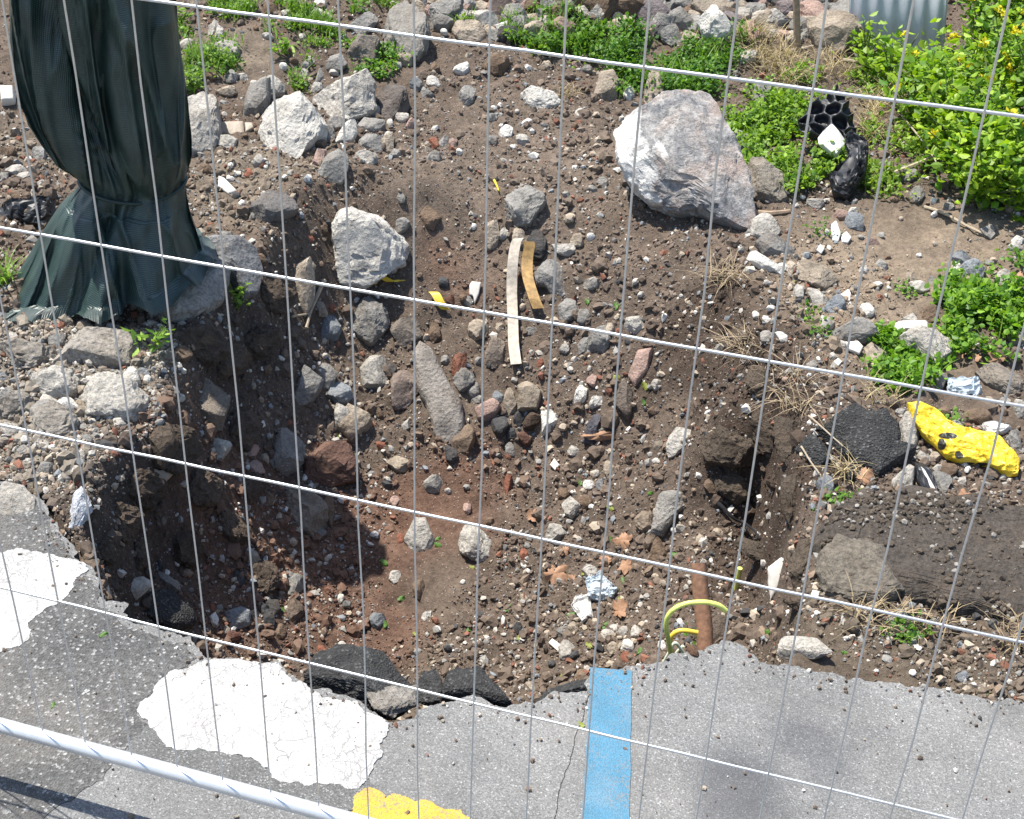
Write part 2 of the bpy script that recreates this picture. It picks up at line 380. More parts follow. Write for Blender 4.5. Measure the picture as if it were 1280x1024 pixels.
pit_px = [(345, 285), (318, 340), (268, 392), (232, 455), (200, 520), (118, 575), (100, 640), (112, 700), (150, 790), (245, 815), (300, 850), (390, 880), (470, 910), (560, 895),
          (640, 905), (735, 880), (830, 845), (905, 820), (955, 812), (1000, 765), (1012, 690), (1006, 620), (994, 545), (968, 445), (938, 365), (905, 300), (850, 250), (700, 228), (520, 232), (410, 255)]
PIT = [on_z(u, v, 0)[:2] for u, v in pit_px]
road_px = [(-420, 690), (-200, 600), (0, 602), (30, 606), (55, 628), (72, 655), (98, 690), (114, 708), (124, 722), (132, 752), (160, 775), (205, 790), (238, 795), (256, 822), (300, 824), (352, 826),
           (358, 843), (378, 852), (422, 868), (462, 888), (487, 903), (518, 897), (528, 886), (550, 879), (592, 868), (628, 884), (650, 880), (668, 880), (688, 866), (735, 864), (738, 838), (791, 832), (832, 826), (880, 815),
           (902, 800), (922, 804), (942, 818), (965, 831), (1000, 834), (1040, 840), (1080, 851), (1140, 858), (1200, 868), (1280, 878), (1420, 900), (1650, 940)]
def jag(P, amp, it, seed):
    r = np.random.default_rng(seed); P = [np.array(p, float) for p in P]
    for k in range(it):
        Q = []
        for a, b in zip(P[:-1], P[1:]):
            d = b - a; L = np.linalg.norm(d); nrm = np.array([-d[1], d[0]]) / (L + 1e-9)
            Q += [a, (a + b) / 2 + nrm * r.normal() * amp * min(L, .4)]
        P = Q + [P[-1]]
    return P
redge = jag([on_z(u, v, 0)[:2] for u, v in road_px], .11, 4, 3)
ROAD = redge + [np.array(p) for p in [(5., -.2), (5., -5.), (-5., -5.), (-5., .4)]]
CELL = .018
gx = np.arange(-4.6, 4.0, CELL); gy = np.concatenate([np.arange(-.3, 4.2, CELL), np.arange(4.2, 9.5, .05)])
X, Y = np.meshgrid(gx, gy)
P3 = np.c_[X.ravel(), Y.ravel(), np.zeros(X.size)]
wob = (fbm(P3 * 4, 11, 4) * .06).reshape(X.shape)
sdp = sdist(X, Y, PIT) + wob
t = sstep(-.01, .10, sdp)
Oz = np.clip(fO(X, Y), -.2, 1.6); Iz = np.minimum(fI(X, Y), Oz + .1)
H = Oz * (1 - t) + Iz * t
rough = .5 + .5 * sstep(-.5, 1, fbm(P3 * 1.3, 5, 3)).reshape(X.shape)
H = H + rough * ((fbm(P3 * 5, 21, 4) * .045 + fbm(P3 * 14, 31, 4, .68) * .046 + ridge(P3 * 30, 41, 2) * .013).reshape(X.shape))
dr = sdist(X, Y, ROAD[::3] if len(ROAD) > 900 else ROAD)
H = np.where(dr > -.015, np.minimum(H, -.085), H)
H = np.where((dr > -.12) & (dr <= -.015), np.minimum(H, -.012 + .0 * H), H)
def bil(A, x, y):
    x = np.asarray(x, float); y = np.asarray(y, float)
    i = np.clip((x - gx[0]) / CELL, 0, len(gx) - 1.001); j = np.interp(y, gy, np.arange(len(gy))); j = np.clip(j, 0, len(gy) - 1.001)
    i0 = i.astype(int); j0 = j.astype(int); a = i - i0; b = j - j0
    return (A[j0, i0] * (1 - a) + A[j0, i0 + 1] * a) * (1 - b) + (A[j0 + 1, i0] * (1 - a) + A[j0 + 1, i0 + 1] * a) * b
def hz(x, y): return bil(H, x, y)
TS = np.arange(1.2, 14, .012)
def hit(u, v):
    d = ray(u, v); P = C + TS[:, None] * d
    z = hz(P[:, 0], P[:, 1]); on_road = bil(dr, P[:, 0], P[:, 1]) > 0; z = np.where(on_road, np.maximum(z, 0), z)
    b = np.nonzero(P[:, 2] < z)[0]
    if len(b) == 0: return P[-1]
    k = b[0]; p = P[k].copy(); p[2] = z[k]; return p
def nrm_at(p, e=.07):
    g = np.array([hz(p[0] - e, p[1]) - hz(p[0] + e, p[1]), hz(p[0], p[1] - e) - hz(p[0], p[1] + e), 2 * e], float); return g / np.linalg.norm(g)
def ppm(p): return F / (RW[2] @ (p - C))       # photo pixels per metre there

# soil colour zones (tints per place, one with painted shade): world-space blobs
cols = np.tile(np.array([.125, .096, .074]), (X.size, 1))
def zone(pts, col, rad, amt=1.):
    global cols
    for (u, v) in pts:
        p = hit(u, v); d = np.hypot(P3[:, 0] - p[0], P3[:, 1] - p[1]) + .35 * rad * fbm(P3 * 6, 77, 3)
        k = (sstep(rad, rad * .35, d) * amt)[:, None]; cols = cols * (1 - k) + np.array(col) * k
zone([(60, 440), (20, 480), (120, 450), (60, 560), (0, 520), (-80, 450)], (.235, .205, .165), .30, .9)
zone([(30, 180), (280, 240), (300, 60), (350, 200)], (.20, .165, .125), .35, .6)
zone([(1150, 330), (1230, 300), (1080, 300), (1100, 420), (1050, 360)], (.235, .185, .135), .4, .7)
zone([(560, 320), (590, 345)], (.16, .09, .06), .16, .6)
zone([(250, 720), (400, 720), (480, 680), (560, 640), (340, 660), (430, 780)], (.135, .08, .056), .32, .85)
zone([(930, 480), (940, 560), (960, 650), (930, 720), (880, 420)], (.066, .048, .036), .24, .9)  # moist wall soil, darkened further to stand in for undercut shade
zone([(640, 150), (560, 200), (720, 200), (640, 260)], (.155, .122, .095), .45, .7)
zone([(1100, 810), (1000, 790), (1200, 830)], (.115, .092, .068), .25, .7)
zone([(180, 640), (300, 420), (270, 440), (120, 650)], (.075, .06, .05), .2, .8)  # darker colour on the left pit wall and below the slab
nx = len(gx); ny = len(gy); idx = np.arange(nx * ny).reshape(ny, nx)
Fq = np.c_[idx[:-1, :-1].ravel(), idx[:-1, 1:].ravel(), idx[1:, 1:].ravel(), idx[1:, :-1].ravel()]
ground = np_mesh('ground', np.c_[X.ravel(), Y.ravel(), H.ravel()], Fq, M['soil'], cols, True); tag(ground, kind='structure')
# the plain beyond, one wide sheet below the worked ground
far = mesh_obj('terrain', [(-200, -200, -.9), (200, -200, -.9), (200, 300, -.9), (-200, 300, -.9)], [(0, 1, 2, 3)], m_plain('far_earth', (.17, .15, .10), .95)); tag(far, kind='structure')

# ------------------------------------------------------------------ road
PZ0 = .0032
def slab(name, poly, z, th, mat, parent=None, sidemat=None, bevel=0):
    P = [tuple(map(float, p[:2])) for p in poly]; n = len(P)
    ar = sum(P[i][0] * P[(i + 1) % n][1] - P[(i + 1) % n][0] * P[i][1] for i in range(n))
    if ar < 0: P = P[::-1]
    V = [(x, y, z) for x, y in P] + [(x, y, z - th) for x, y in P]
    Fc = [tuple(range(n)), tuple(range(2 * n - 1, n - 1, -1))] + [(i, i + n, (i + 1) % n + n, (i + 1) % n) for i in range(n)]
    o = mesh_obj(name, V, Fc, mat, parent)
    if sidemat:
        o.data.materials.append(sidemat)
        for p in o.data.polygons[2:]: p.material_index = 1
    return o
road = slab('road', ROAD, 0, .075, M['asph'], None, M['asphk']); tag(road, kind='structure')
def sheet(name, px, z, mat, amp, it, seed, extra=None):
    P = [on_z(u, v, z)[:2] for u, v in px]; P = jag(P + [P[0]], amp, it, seed)[:-1]
    return slab(name, P, z, z + .001, mat, road)
sheet('darker_asphalt', [(-420, 705), (-200, 625), (-5, 612), (28, 614), (50, 636), (66, 660), (92, 696), (108, 714), (116, 728), (126, 760), (155, 782), (200, 797), (232, 803), (246, 822), (216, 838), (176, 880), (170, 892), (185, 912), (158, 934), (128, 975),
      (80, 1003), (40, 1040), (-20, 1090), (-300, 1150), (-500, 900)], .0015, M['asphc'], .10, 3, 5)
sheet('darker_asphalt', [(182, 908), (240, 926), (300, 944), (326, 952), (342, 971), (395, 977), (449, 984), (462, 974), (470, 990), (448, 1010), (400, 1012), (320, 994), (230, 968), (160, 946), (160, 930)], .0022, M['asphm'], .06, 3, 15)  # band of darker grey between the white marking and the bottom tube
pw = Z(7, [(440, 590), (465, 610), (480, 640), (700, 715), (830, 750), (870, 800), (1010, 815), (1150, 833), (1180, 800), (1245, 625), (1175, 589), (1080, 549), (1000, 519), (965, 490), (917, 470), (895, 432), (800, 427), (640, 428), (560, 452), (500, 500), (450, 555)])
o = sheet('white_marking', pw, PZ0, M['pwhite'], .11, 5, 9); o['label'] = 'cracked white road marking beside the pit edge'
o = sheet('white_marking', [(-160, 790), (-140, 700), (0, 691), (22, 685), (60, 691), (111, 711), (92, 734), (70, 756), (38, 776), (35, 800), (0, 815), (-60, 830)], PZ0, M['pwhite'], .11, 5, 19); o['label'] = 'white road marking broken off at the pit corner'
def strip(name, a, b, wdt, mat, seed):
    a = np.array(a[:2]); b = np.array(b[:2]); d = (b - a) / np.linalg.norm(b - a); n = np.array([-d[1], d[0]]) * wdt / 2
    L = np.linspace(0, 1, 14); l = [a + n + (b - a) * q for q in L]; r = [a - n + (b - a) * q for q in L[::-1]]
    P = jag(l, .007, 6, seed) + jag(r, .007, 6, seed + 1); return slab(name, P, PZ0, .0075, mat, road)
b0 = on_z(764, 836); b1 = on_z(757, 1024); dd = (b1 - b0) / np.linalg.norm(b1 - b0)
strip('blue_marking', b0 + dd * .004, b1 + dd * 1.2, .096, M['pblue'], 4)
sheet('yellow_marking', [(441, 1003), (447, 991), (468, 986), (500, 993), (545, 1007), (600, 1027), (700, 1060), (800, 1095), (790, 1140), (600, 1085), (450, 1050), (436, 1022)], PZ0, M['pyel'], .12, 5, 6)

def crack(px, wd_, seed):
    P = jag([on_z(u, v, 0)[:2] for u, v in px], .035, 5, seed); r = np.random.default_rng(seed)
    L_ = [q + np.array([wd_ * r.uniform(.2, 1), 0]) for q in P]; R_s = [q - np.array([wd_ * r.uniform(.2, 1), 0]) for q in P]
    return slab('crack', L_ + R_s[::-1], .0012, .002, M['asphk'], road)
crack([(737, 868), (729, 900), (714, 945), (700, 985), (692, 1035), (688, 1090)], .0012, 5)
# ------------------------------------------------------------------ stones, chunks and other broken lumps built from an outline
PAL = {'white': (.60, .575, .52), 'pale': (.40, .375, .33), 'grey': (.235, .225, .205), 'blue-grey': (.20, .215, .225), 'beige': (.34, .285, .22),
       'brown': (.15, .105, .072), 'dark': (.06, .06, .06), 'red': (.23, .095, .06), 'pink': (.33, .23, .19), 'purple-grey': (.17, .145, .145), 'black': (.02, .02, .022)}
cnt = [0]
def icos():
    t_ = (1 + 5 ** .5) / 2; v = np.array([(-1, t_, 0), (1, t_, 0), (-1, -t_, 0), (1, -t_, 0), (0, -1, t_), (0, 1, t_), (0, -1, -t_), (0, 1, -t_), (t_, 0, -1), (t_, 0, 1), (-t_, 0, -1), (-t_, 0, 1)], float)
    f = np.array([(0, 11, 5), (0, 5, 1), (0, 1, 7), (0, 7, 10), (0, 10, 11), (1, 5, 9), (5, 11, 4), (11, 10, 2), (10, 7, 6), (7, 1, 8), (3, 9, 4), (3, 4, 2), (3, 2, 6), (3, 6, 8), (3, 8, 9), (4, 9, 5), (2, 4, 11), (6, 2, 10), (8, 6, 7), (9, 8, 1)])
    return v / np.linalg.norm(v[0]), f
def subdiv(v, f):
    v = list(map(tuple, v)); mid = {}; nf = []
    def mp(a, b):
        k = (min(a, b), max(a, b))
        if k not in mid:
            m_ = np.array(v[a]) + np.array(v[b]); m_ /= np.linalg.norm(m_); mid[k] = len(v); v.append(tuple(m_))
        return mid[k]
    for a, b, c in f:
        x, y, z = mp(a, b), mp(b, c), mp(c, a); nf += [(a, x, z), (b, y, x), (c, z, y), (x, y, z)]
    return np.array(v), np.array(nf)
ICOS = [icos()]
for _ in range(5): ICOS.append(subdiv(*ICOS[-1]))
def lump(name, outline, col='grey', mat='rock', thick=.75, tilt=.5, lift=0., amp=.055, M_=40, K=6, facets=6, label=None, cat=None, group=None, crumple=0, flat=.5, base=None, parent=None, smooth=True, kindmat=None, sharp=24, thin=None, elmin=-.1):
    cnt[0] += 1; seed = cnt[0] * 13 + 5; r = np.random.default_rng(seed)
    O = np.array(outline, float); O = O.mean(0) + (O - O.mean(0)) * 1.05; cu, cv = O.mean(0); vmax = O[:, 1].max(); vmin = O[:, 1].min()
    anchor = base if base is not None else hit(cu, cv + (vmax - cv) * .35)
    tn = nrm_at(anchor); tc_ = C - anchor; tc_ /= np.linalg.norm(tc_)
    n = tn * (1 - tilt) + tc_ * tilt; n /= np.linalg.norm(n)
    def onp(u, v):
        d = ray(u, v); return C + d * (((anchor - C) @ n) / (d @ n))
    cen = onp(cu, cv)
    a = RW[0] - n * (RW[0] @ n); a /= np.linalg.norm(a); b = np.cross(n, a)
    Q = np.array([onp(u, v) - cen for u, v in O]); q = np.c_[Q @ a, Q @ b]
    seg = np.linalg.norm(np.roll(q, -1, 0) - q, axis=1); cum = np.r_[0, np.cumsum(seg)]
    s_ = np.linspace(0, cum[-1], M_, endpoint=False); qq = np.vstack([q, q[:1]])
    ring = np.c_[np.interp(s_, cum, qq[:, 0]), np.interp(s_, cum, qq[:, 1])]
    size = math.sqrt(abs(np.sum(ring[:, 0] * np.roll(ring[:, 1], -1) - np.roll(ring[:, 0], -1) * ring[:, 1]) / 2) / math.pi)
    if np.sum(ring[:, 0] * np.roll(ring[:, 1], -1) - np.roll(ring[:, 0], -1) * ring[:, 1]) < 0: ring = ring[::-1]
    th = thin if thin is not None else thick * size
    bd, bf = ICOS[2 if M_ <= 26 else 3 if M_ <= 50 else 4 if M_ <= 100 else 5]
    rho = np.hypot(bd[:, 0], bd[:, 1]); th_ = np.arctan2(bd[:, 1], bd[:, 0])
    ra_ = np.arctan2(ring[:, 1], ring[:, 0]); ring = np.roll(ring, -int(np.argmin(np.abs(ra_))), 0); rg = np.vstack([ring, ring[:1]])
    fr_ = (th_ % (2 * math.pi)) / (2 * math.pi) * M_; rp_ = np.c_[np.interp(fr_, np.arange(M_ + 1), rg[:, 0]), np.interp(fr_, np.arange(M_ + 1), rg[:, 1])]
    pts = np.c_[rp_ * (rho ** flat)[:, None], th * np.sign(bd[:, 2]) * np.abs(bd[:, 2]) ** .8]
    e0 = (pts[:, :2].min(0), pts[:, :2].max(0))
    for _ in range(facets):
        ang = r.uniform(0, 2 * math.pi); el = r.uniform(elmin, 1.3)
        pn = np.array([math.cos(ang) * math.cos(el), math.sin(ang) * math.cos(el), math.sin(el)])
        ext = (pts @ pn).max(); dlim = ext * r.uniform(.60, .86)
        pts = pts - pn * np.maximum(0, pts @ pn - dlim)[:, None] * .99
    e1 = (pts[:, :2].min(0), pts[:, :2].max(0)); k2 = (e0[1] - e0[0]) / (e1[1] - e1[0] + 1e-9)
    pts[:, :2] = (pts[:, :2] - e1[0]) * k2 + e0[0]
    rad = pts / (np.linalg.norm(pts, axis=1)[:, None] + 1e-6)
    if amp: 
        w3 = np.c_[fbm(pts / size * 1.7 + seed, seed + 5, 2), fbm(pts / size * 1.7 + seed + 9, seed + 6, 2), fbm(pts / size * 1.7 + seed + 19, seed + 7, 2)]
        cell = np.floor((pts / size + .5 * w3) * 2.6 + seed)          # chipped, stepped breakage
        step_ = _h(cell[:, 0].astype(np.int64), cell[:, 1].astype(np.int64), cell[:, 2].astype(np.int64), seed) - .5
        pts = pts + rad * (size * amp * fbm(pts / size * 2.2 + seed, seed, 3) + size * amp * .75 * ridge(pts / size * 5 + seed, seed + 3, 3) + size * amp * (.9 if M_ > 50 else 0) * step_)[:, None] * (min(1, th / size * 2))
    if crumple: pts = pts + np.c_[np.zeros((len(pts), 2)), crumple * size * ridge(pts / size * 2.6 + seed, seed, 3) * np.where(pts[:, 2] >= -1e-6, 1, -.2)]
    Fc = [tuple(map(int, f)) for f in bf]
    Wv = pts[:, :1] * a + pts[:, 1:2] * b + pts[:, 2:3] * n
    o = mesh_obj(name, Wv, Fc, M[mat], None, smooth, sharp, tuple(cen + np.array([0, 0, lift])))
    c = PAL[col] if isinstance(col, str) else col; j = r.uniform(.85, 1.15); o.color = (c[0] * j, c[1] * j, c[2] * j, 1)
    if parent: o.parent = parent; o.location = Vector(cen) + Vector((0, 0, lift)) - parent.location
    return tag(o, label, cat, group)
def blob(u, v, w_, h_, rot=0, seed=None, nv=None):
    r = np.random.default_rng(int(seed if seed is not None else u * 31 + v * 17)); nv = nv or int(r.integers(6, 10))
    a = (np.arange(nv) + r.uniform(-.32, .32, nv)) / nv * 2 * math.pi; rr = r.uniform(.95, 1.25, nv)
    x = np.cos(a) * rr * w_ / 2; y = np.sin(a) * rr * h_ / 2; t_ = math.radians(rot)
    return [(u + x[i] * math.cos(t_) - y[i] * math.sin(t_), v + x[i] * math.sin(t_) + y[i] * math.cos(t_)) for i in range(nv)]

# ------------------------------------------------------------------ fence
SP = .1; ZT = .16; ROWH = .38012
rowz = [ZT + 1.5194 - k * ROWH for k in range(4)] + [ZT + 1.5194 + ROWH]
fence = empty('mesh_fence', (.5, 0, 0), 'galvanised steel welded wire mesh fence panel on a bottom tube', 'fence')
FL = np.array([.5, 0, 0])
def fpart(name, path, rad, mat, n=8):
    o = tube(name, path, rad, mat, None, n, FL); o.parent = fence; o.location = (0, 0, 0); return o
fpart('bottom_tube', [(-1.25 + .25 * i, 0, ZT - .004) for i in range(15)], .0150, M['tubem'], 16)
fpart('top_tube', [(-1.25 + .25 * i, 0, 2.1) for i in range(15)], .0175, M['tubem'], 12)
for x in (-1.27, 2.27): fpart('end_post', [(x, 0, 0), (x, 0, 1), (x, 0, 2.12)], .021, M['tubem'], 12)
fr = np.random.default_rng(3)
XF = {11: .012, 12: .008, 13: .004}
for i in range(-12, 23):
    zs = np.linspace(ZT + .016, 2.085, 12); j = fr.normal(0, .0012, 12); j[0] = j[-1] = 0; ph = fr.uniform(0, 6)
    fpart('vertical_wire', [(i * SP + j[q] + .0025 * math.sin(z * 2.2 + ph), -.002 + .001 * math.sin(z * 3 + ph), z) for q, z in enumerate(zs)], .00155, M['galv'])
for z in rowz:
    xs = np.linspace(-1.25, 2.25, 36); ph = fr.uniform(0, 6)
    fpart('horizontal_wire', [(x, .0025, z + .0022 * math.sin(x * 2.3 + ph) + fr.normal(0, .0006)) for x in xs], .0024, M['galv'])

# ------------------------------------------------------------------ post wrapped in shade netting
pb = hit(138, 352); PX, PY, PZ = pb
rgt = np.array([RW[0][0], RW[0][1], 0]); rgt /= np.linalg.norm(rgt); dep = np.array([-rgt[1], rgt[0], 0])
post = empty('wrapped_post', (PX, PY, PZ), 'upright post wrapped in gathered dark green shade netting', 'wrapped post')
def v2z(v, u=150):            # height on the post's axis seen at that row
    d = ray(u, v); t_ = ((pb - C) @ dep) / (d @ dep); return (C + d * t_)[2]
def u2x(u, v):
    d = ray(u, v); t_ = ((pb - C) @ dep) / (d @ dep); return ((C + d * t_) - pb) @ rgt
prof = [(-60, 10, 212), (-50, 6, 213), (-40, 4, 216), (0, 6, 218), (40, 8, 221), (80, 12, 226), (110, 18, 229), (140, 28, 231), (164, 44, 233), (190, 66, 234), (208, 88, 233), (221, 102, 231), (228, 104, 229),
        (238, 94, 230), (258, 76, 233), (282, 58, 238), (305, 42, 244), (326, 26, 249), (342, 12, 253)]
rows = []; 
pv = np.array([p[0] for p in prof], float)
NR = 200; NA = 300
vv = np.linspace(-52, 342, NR); uL = np.interp(vv, pv, [p[1] for p in prof]) + 14 * sstep(235, 120, vv); uR = np.interp(vv, pv, [p[2] for p in prof])
Vp = []; uvs = []
for k in range(NR):
    xl = u2x(uL[k], vv[k]); xr = u2x(uR[k], vv[k]); cx = (xl + xr) / 2; hw = (xr - xl) / 2
    waist = math.exp(-((vv[k] - 226) / 24) ** 2); below = sstep(231, 290, vv[k])
    for j in range(NA):
        a = 2 * math.pi * j / NA; s_ = k / NR
        f = .0
        f += .10 * math.cos(3 * a + 1.1 + 1.6 * s_) + .075 * math.cos(5 * a + .6 - 2.8 * s_) + .05 * math.cos(8 * a + 5 * s_ + 1) + .03 * math.cos(13 * a - 6 * s_)
        f *= 1.45 * (1 - .75 * waist) * (1 - .3 * below)
        f += (.022 + .02 * waist) * math.cos(17 * a + 2 * math.sin(4 * s_)) + .05 * below * math.cos(11 * a + 1.7 + 1.5 * s_) 
        f += .016 * math.cos(27 * a + 6 * s_) * (waist + .6 * below)
        # a deep crease where the sheet overlaps, running down to the tie
        da = (a - (4.05 + .55 * sstep(-150, 235, vv[k]))); f -= .34 * math.exp(-(da / .11) ** 2) * (1 - waist) * (1 - below)
        da = (a - (4.95 - .1 * s_)); f -= .16 * math.exp(-(da / .09) ** 2) * (1 - below)
        da = (a - (5.35 + .25 * s_)); f -= .07 * math.exp(-(da / .06) ** 2) * (1 - below)
        z = v2z(vv[k] - (10 + 22 * math.cos(a)) * sstep(250, 342, vv[k]) )
        rx = hw * (1 + f * abs(math.sin(a)) * .5 + f * .04); ry = hw * .72 * (1 + f)
        if vv[k] > 250: ry = hw * .8 * (1 + f)
        x = cx + rx * math.cos(a); y = ry * math.sin(a)
        Vp.append(rgt * x + dep * y + np.array([0, 0, z - PZ])); uvs.append((j / NA * 2.2, z))
# hem lies on the ground
for k, (ex, dz) in enumerate([(1.05, .02), (1.12, .008), (1.16, .004)]):
    for j in range(NA):
        a = 2 * math.pi * j / NA; base = Vp[(NR - 1) * NA + j] * np.array([ex, ex, 0]); 
        left = max(0, math.cos(a - math.pi * 1.12)) ** 3
        base = base + (rgt * -.06 * left - dep * .03 * left) * (k + 1) / 3
        wx, wy = PX + base[0], PY + base[1]; z = max(float(hz(wx, wy)) - PZ, Vp[(NR - 1) * NA + j][2] - .03 - .10 * max(0, -math.cos(a))) + dz + .012 * math.cos(13 * a + k) + .02 * left * (2 - k)
        z = min(z, Vp[(NR - 1) * NA + j][2] - .01 * k)
        Vp.append(np.array([base[0], base[1], z])); uvs.append((j / NA * 2.2, (Vp[-1][2] + PZ) - .03 * k))
z0w = v2z(228) - PZ; Vp = np.array(Vp); up_ = sstep(.0, .12, np.abs(Vp[:, 2] - z0w)); an_ = np.arctan2(Vp[:, 1], Vp[:, 0]); rd = np.maximum(0, ridge(np.c_[np.cos(an_) * 3.6 + Vp[:, 2] * 1.3, np.sin(an_) * 3.6, Vp[:, 2] * 1.1], 25, 1)) ** 2 + .35 * np.maximum(0, ridge(np.c_[np.cos(an_) * 6 - Vp[:, 2] * 2.6, np.sin(an_) * 6, Vp[:, 2] * 2.2], 35, 1)) ** 3
Vp += (fbm(Vp * np.array([9, 9, 4]), 5, 3) * .024 + rd * .042 * (.3 + .7 * up_))[:, None] * np.array([rgt * .4 - dep])
cen_ = Vp[:NA].mean(0) + (0, 0, .03); Vp = np.vstack([Vp, cen_]); uvs.append((.5, 1.2)); T_ = NR + 3; Fc = [(k * NA + j, (k + 1) * NA + j, (k + 1) * NA + (j + 1) % NA, k * NA + (j + 1) % NA) for k in range(T_ - 1) for j in range(NA)]
cloth = mesh_obj('netting', Vp, [f[::-1] for f in Fc] + [(j, (j + 1) % NA, len(Vp) - 1) for j in range(NA)], M['net'], post, True)
uvl = cloth.data.uv_layers.new(name='UVMap')
for p in cloth.data.polygons:
    us = [uvs[vi] for vi in p.vertices]; wrap = max(x[0] for x in us) - min(x[0] for x in us) > 1
    for li, (uu, v_) in zip(p.loop_indices, us): uvl.data[li].uv = (uu + (2.2 if wrap and uu < 1.1 else 0), v_)
z0 = v2z(228) - PZ; xl = u2x(104, 228); xr = u2x(229, 228); cx = (xl + xr) / 2; hw = (xr - xl) / 2
ringp = [rgt * (cx + hw * 1.05 * math.cos(a)) + dep * hw * .84 * math.sin(a) + np.array([0, 0, z0 + .012 * math.sin(a * 2 + 1)]) for a in np.linspace(0, 2 * math.pi, 40)]
tube('tie_cord', ringp, .006, m_plain('tie_cord', (.012, .03, .026), .6), post)
tube('inner_post', [rgt * .02 + np.array([0, 0, -.15]), rgt * .02 + np.array([0, 0, .6]), rgt * .02 + np.array([0, 0, v2z(-58) - PZ])], .07, M['wood'], post, 14)

# ------------------------------------------------------------------ hero stones and chunks (outline read from the photograph)
def R_(view, pts, name, col, mat, label, cat='rock', **kw): return lump(name, Z(view, pts), col, mat, label=label, cat=cat, **kw)
big = dict(M_=88, K=15, facets=9, amp=.075)
lump('boulder', [(772, 165), (790, 148), (815, 140), (830, 122), (860, 120), (885, 126), (905, 155), (925, 190), (938, 235), (940, 290), (925, 288), (900, 280), (880, 268), (862, 262), (840, 263), (812, 250), (790, 230), (775, 200)],
     'grey', 'granite', .5, .62, .0, .055, 120, 22, 6, 'huge speckled granite boulder with a white crusted side on the rim of the pit', 'boulder', flat=.34, elmin=.75, base=hit(860, 245) + np.array([0, -.07, .09]))
R_(1, [(985, 430), (1030, 395), (1090, 375), (1160, 365), (1200, 385), (1212, 440), (1195, 510), (1170, 560), (1140, 610), (1080, 640), (1010, 645), (985, 570), (975, 500)], 'rock', 'white', 'white', 'large rough white rock standing between grey tiles and grey rubble', **big)
R_(2, [(25, 900), (50, 830), (100, 765), (170, 735), (205, 728), (235, 760), (260, 810), (285, 870), (297, 935), (285, 965), (200, 1000), (100, 985), (40, 945)], 'rock', 'white', 'white', 'large creamy white rock on the pit slope above yellow tape', **big)
R_(2, [(-15, 330), (20, 290), (80, 265), (140, 252), (180, 320), (190, 385), (150, 410), (80, 425), (10, 440), (-15, 390)], 'rock', 'pale', 'conc', 'large pale pitted concrete rock leaning behind the white rock', **big)
R_(1, [(690, 345), (740, 335), (800, 370), (820, 420), (815, 480), (790, 570), (740, 610), (695, 625), (670, 600), (665, 400)], 'rock', 'pale', 'conc', 'tall rough concrete rock right behind the wrapped post', **big)
R_(1, [(905, 455), (915, 380), (945, 305), (990, 285), (1005, 330), (1000, 400), (975, 455), (940, 465)], 'rock', 'grey', 'rock', 'upright smooth grey stone behind two beige tiles')
R_(1, [(920, 780), (1000, 710), (1100, 740), (1105, 790), (1030, 820), (940, 850)], 'rock', (.16, .15, .14), 'rock', 'dusty dark grey rock on the rim below the white rock')
R_(2, [(-5, 600), (20, 545), (75, 512), (95, 540), (95, 590), (75, 640), (30, 640), (-5, 635)], 'rock', 'grey', 'rock', 'grey angular stone wedged under the pale concrete rock')
R_(2, [(225, 110), (260, 40), (320, -5), (365, 60), (375, 130), (370, 200), (330, 255), (270, 240), (245, 170)], 'rock', (.21, .195, .17), 'rock', 'tall blocky grey-brown rock at the foot of the rubble heap', **big)
R_(2, [(365, 70), (390, 10), (440, -10), (500, -10), (470, 60), (420, 110), (385, 110)], 'rock', 'grey', 'rock', 'slanting grey rock beside the tall blocky rock', **big)
R_(2, [(100, 180), (130, 130), (180, 125), (215, 190), (200, 255), (140, 245), (100, 220)], 'rock', (.2, .175, .145), 'rock', 'rounded grey-brown rock marked by a yellow flower', **big)
R_(2, [(195, 330), (240, 290), (290, 300), (310, 360), (285, 450), (230, 420)], 'rock', (.11, .095, .085), 'rock', 'dark brown lumpy rock next to the pale concrete rock', **big)
R_(2, [(40, 520), (75, 440), (125, 415), (130, 460), (100, 500)], 'rock', 'white', 'white', 'small bright white wedge of stone among grey rubble')
R_(2, [(135, 500), (170, 465), (215, 470), (215, 530), (175, 545), (140, 540)], 'rock', 'grey', 'rock', 'squat grey-brown stone below the dark lumpy rock')
R_(2, [(700, 310), (722, 295), (765, 325), (832, 335), (828, 370), (780, 400), (740, 400), (700, 360)], 'rock', 'white', 'white', 'long bright white chunk lying alone on the upper slope', **big)
R_(2, [(590, 90), (640, 72), (662, 85), (660, 120), (640, 142), (600, 120)], 'stone', 'white', 'white', 'white three-cornered stone beside the green clover')
R_(2, [(950, 330), (975, 260), (1020, 250), (1040, 290), (1025, 360), (985, 370), (955, 350)], 'rock', 'beige', 'rock', 'beige blocky rock left of the standing grey slab')
R_(2, [(1125, 395), (1130, 320), (1145, 250), (1175, 255), (1200, 320), (1190, 370), (1160, 400)], 'stone_slab', 'beige', 'rock', 'flat grey slab standing on end behind the boulder', thin=.03, tilt=.7, facets=2)
R_(2, [(650, 700), (660, 680), (735, 645), (775, 665), (782, 700), (740, 760), (720, 800), (690, 805), (655, 770)], 'rock', 'grey', 'rock', 'smooth grey rock half way up the slope above the metal strap', **big)
R_(5, [(750, 40), (800, 10), (835, 20), (850, 80), (862, 140), (820, 155), (790, 110), (760, 110)], 'rock', 'grey', 'rock', 'grey stone right beside the rusty strap')
